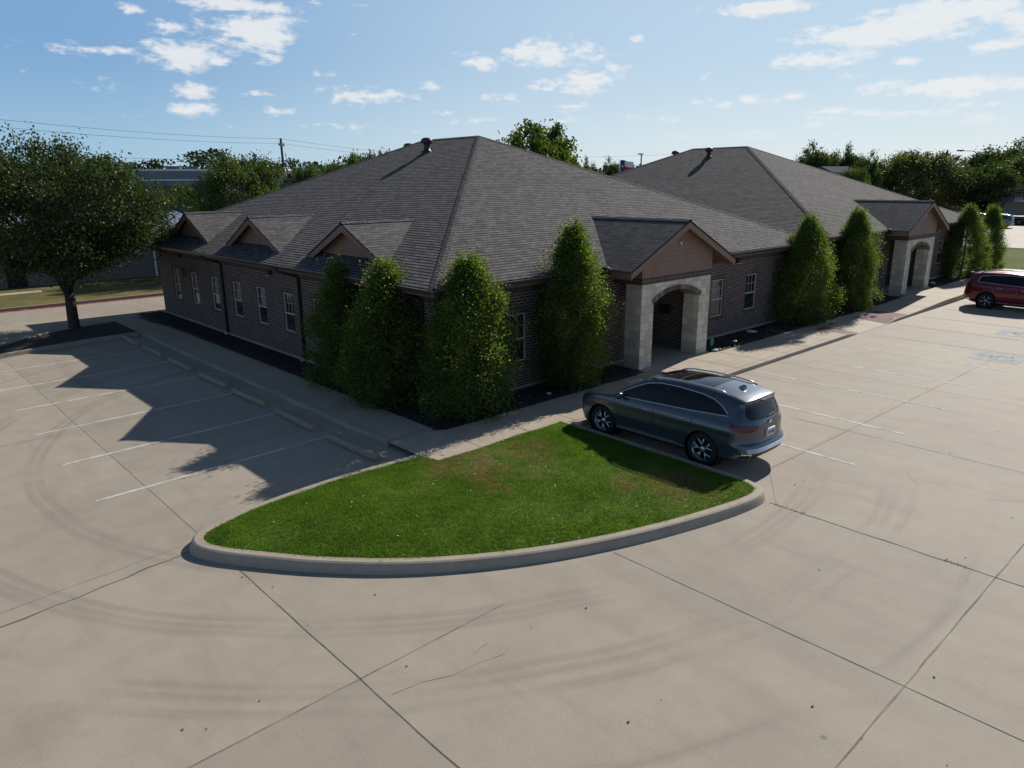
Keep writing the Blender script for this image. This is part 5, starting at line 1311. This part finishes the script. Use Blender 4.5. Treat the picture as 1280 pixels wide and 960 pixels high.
p_ = at(238, 260, 74); trailer((p_[0], p_[1], 0), R(-58), 'long white trailer just behind the pale blue metal roof', 'white_metal', 9, 2.6)
p_ = at(221, 246, 84); trailer((p_[0], p_[1], 0), R(-40), 'dark box trailer in the yard behind the metal roof', 'dark_metal', 3.6, 3.4)
p_ = at(203, 246, 88)
ld = empty('yard_loader', (p_[0], p_[1], 0), R(30), 'yellow and orange loader half hidden by the big oak', 'loader')
b = MB(); b.box((-.9, -1.5, .6), (.9, 1.2, 1.7)); b.build('body', 'orange_paint', ld, bevel=.12); b = MB(); b.box((-.75, -.6, 1.7), (.75, .7, 4.3)); b.build('cab', 'yellow_paint', ld, bevel=.1)
b = MB(); b.tube([(-.95, -1.2, 1.9), (-.95, .6, 2.6), (-.95, 2.0, 1.0)], .10, 6); b.tube([(.95, -1.2, 1.9), (.95, .6, 2.6), (.95, 2.0, 1.0)], .10, 6); b.build('arms', 'orange_paint', ld); b = MB(); b.prism([(-1, 1.9, .3), (-1, 2.7, .3), (-1, 2.2, 1.1), (-1, 1.9, 1.1)], (2, 0, 0)); b.build('bucket', 'dark_metal', ld)
b = MB(); wheels(b, [(-.9, -.9), (.9, -.9), (-.9, .8), (.9, .8)], .45, .35); b.build('wheels', 'tyre_rubber', ld)
# utility poles and wires
def pole(x, y, h, rz, lb, cans=False):
    o = empty('utility_pole', (x, y, 0), rz, lb, 'utility pole', 'wooden utility poles')
    m = MB(); m.tube([(0, 0, -.2), (.10, 0, h * .5), (-.05, 0, h)], [.19, .16, .12], 10); m.build('post', 'wood_pole', o, True)
    m = MB(); m.box((-.75, -.16, h - .82), (.45, -.04, h - .68)); m.build('cross_arm', 'wood_pole', o)
    for q in (-.65, .35): MB().lathe([(0, h - .68), (.06, h - .68), (.08, h - .6), (.05, h - .5), (0, h - .42)], center=(q, -.1, 0), seg=8).build('insulator', 'grey_metal', o)
    if cans:
        for q in (-.38, .42, .80): MB().lathe([(0, h * .60), (.20, h * .60), (.22, h * .62), (.22, h * .68), (.20, h * .695), (.05, h * .70), (.04, h * .72), (0, h * .72)], center=(q, -.25, 0), seg=12).build('transformer', 'grey_metal', o, True)
        MB().tube([(.05, -.22, h * .65), (.9, -.25, h * .65)], .03, 6).build('bracket', 'dark_metal', o); MB().tube([(.45, -.1, h * .82), (.62, -.1, h * .86), (.62, -.1, h * .78)], .03, 6).build('cutout', 'grey_metal', o)
    return o
PA = (28.69, 66.36, 11.05); PB = (-5.2, 45.2, 10.6); PC = (60.0, 76.1, 10.2); 
pole(PA[0], PA[1], PA[2], R(35), 'wooden utility pole with three grey transformers, behind the near roof on the left', True)
pole(PB[0], PB[1], PB[2], R(30), 'utility pole hidden behind the big oak'); pole(PC[0], PC[1], PC[2], R(20), 'utility pole hidden behind the near roof peak')
pole(132.3, 30.4, 10.9, R(-50), 'thin far pole with a cross arm above the big windy tree')
def wire(a, b, sag, lb, r=.013):
    pts = [(a[0] + (b[0]-a[0])*t, a[1] + (b[1]-a[1])*t, a[2] + (b[2]-a[2])*t - sag * 4 * t * (1 - t)) for t in np.linspace(0, 1, 22)]
    o = MB().tube(pts, r, 5).build('power_line', 'dark_metal'); tag(o, lb, 'power line', 'overhead power lines')
for dz, nm in ((-.05, 'topmost'), (-.55, 'middle'), (-2.2, 'lowest')):
    wire((PB[0], PB[1], PB[2] + dz), (PA[0], PA[1], PA[2] + dz), .35, nm + ' power line running left from the pole with transformers')
    wire((PA[0], PA[1], PA[2] + dz), (PC[0], PC[1], PC[2] + dz), .35, nm + ' power line running from the pole to the roof line') if dz > -2 else None
PD = (95, 60, 10.4)
wire((PC[0], PC[1], PC[2]), PD, .4, 'faint power line above the gap between the two roofs')
lp = empty('lamp_post', (68.5, 46.4, 0), 0, 'thin grey lamp post rising behind the farther roof, right of the flag', 'lamp post')
MB().tube([(0, 0, -.1), (0, 0, 9.4)], [.14, .09], 8).build('post', 'grey_metal', lp); MB().box((-.5, -.2, 9.4), (.15, .2, 9.55)).build('lamp_head', 'grey_metal', lp)
lp = empty('lamp_post', (123.9, 23.6, 0), R(-45), 'far street lamp with a short arm above the round clipped tree', 'lamp post')
MB().tube([(0, 0, -.1), (0, 0, 9.9), (-.6, 0, 10.3), (-2.2, 0, 10.35)], [.16, .10, .08, .07], 8).build('post', 'dark_metal', lp); MB().box((-3.0, -.22, 10.25), (-2.1, .22, 10.45)).build('lamp_head', 'dark_metal', lp)
ps = empty('dark_post', (54.2, 40.3, 0), 0, 'short dark post with a box on top, left of the flag', 'post')
MB().tube([(0, 0, -.1), (0, 0, 7.6)], .12, 8).build('post', 'dark_metal', ps); MB().box((-.22, -.2, 7.1), (.22, .2, 7.8)).build('box', 'dark_metal', ps)
fl = empty('flag', (59.06, 42.24, .40), R(-44), 'blue white and red flag with one star, flying between the two roofs', 'flag')
MB().tube([(0, 0, -.1), (0, 0, 8.15)], [.06, .04], 8).build('flagpole', 'white_metal', fl)
def flag_part(u0, u1, v0, v1, name, mat):
    V = []; F = []; nu, nv = 12, 4
    for i in range(nu + 1):
        for j in range(nv + 1):
            u = u0 + (u1 - u0) * i / nu; v = v0 + (v1 - v0) * j / nv
            V.append((.05 + u * 1.55, .10 * u * math.sin(7 * u + 1.2 * v), 6.75 + v * 1.3 - .25 * u * u + .05 * math.sin(8 * u)))
    for i in range(nu):
        for j in range(nv): F.append((i*(nv+1)+j, (i+1)*(nv+1)+j, (i+1)*(nv+1)+j+1, i*(nv+1)+j+1))
    mb = MB(); mb.v = V; mb.f = F; return mb.build(name, mat, fl, True)
cn = flag_part(0, .33, 0, 1, 'canton', 'flag_blue'); flag_part(.33, 1, .5, 1, 'white_stripe', 'flag_white'); flag_part(.33, 1, 0, .5, 'red_stripe', 'flag_red')
star = [(.05 + .26 + (.17 if q % 2 == 0 else .068) * math.sin(q * math.pi / 5), -.035, 7.38 + (.17 if q % 2 == 0 else .068) * math.cos(q * math.pi / 5)) for q in range(10)]
MB().prism(star, (0, .006, 0)).build('star', 'flag_white', cn)
# little shed and long low store behind the farther roof
p_ = at(1043, 209, 112); s2 = empty('small_shed', (p_[0], p_[1], 0), R(-20), 'little grey shed roof just visible over the farther roof slope', 'shed')
MB().box((-2.2, -2, -.1), (2.2, 2, p_[2] - .7)).build('wall', 'ware_wall', s2); MB().prism([(-2.4, -2.2, p_[2] - .7), (-2.4, 2.2, p_[2] - .7), (-2.4, 0, p_[2] + .1)], (4.8, 0, 0)).build('roof', 'ware_dark', s2)
p_ = at(1110, 214, 150); s3 = empty('long_store', (p_[0], p_[1], 0), R(-45), 'long low brown store far off between dark trees over the farther roof', 'building')
MB().box((-12, -4, -.1), (12, 4, p_[2])).build('wall', 'tan_wall', s3); MB().box((-12.2, -4.2, p_[2]), (12.2, 4.2, p_[2] + .5)).build('parapet', 'ware_dark', s3)
p_ = at(1352, 262, 136); s4 = empty('long_store', (p_[0], p_[1], 0), R(-45), 'grey roofed building at the right edge behind the pickup', 'building')
MB().box((-14, -5, -.1), (14, 5, 2.9)).build('wall', 'tan_wall', s4); MB().prism([(-14.4, -5.5, 2.9), (-14.4, 5.5, 2.9), (-14.4, 0, 5.4)], (28.8, 0, 0)).build('roof', 'ware_dark', s4)
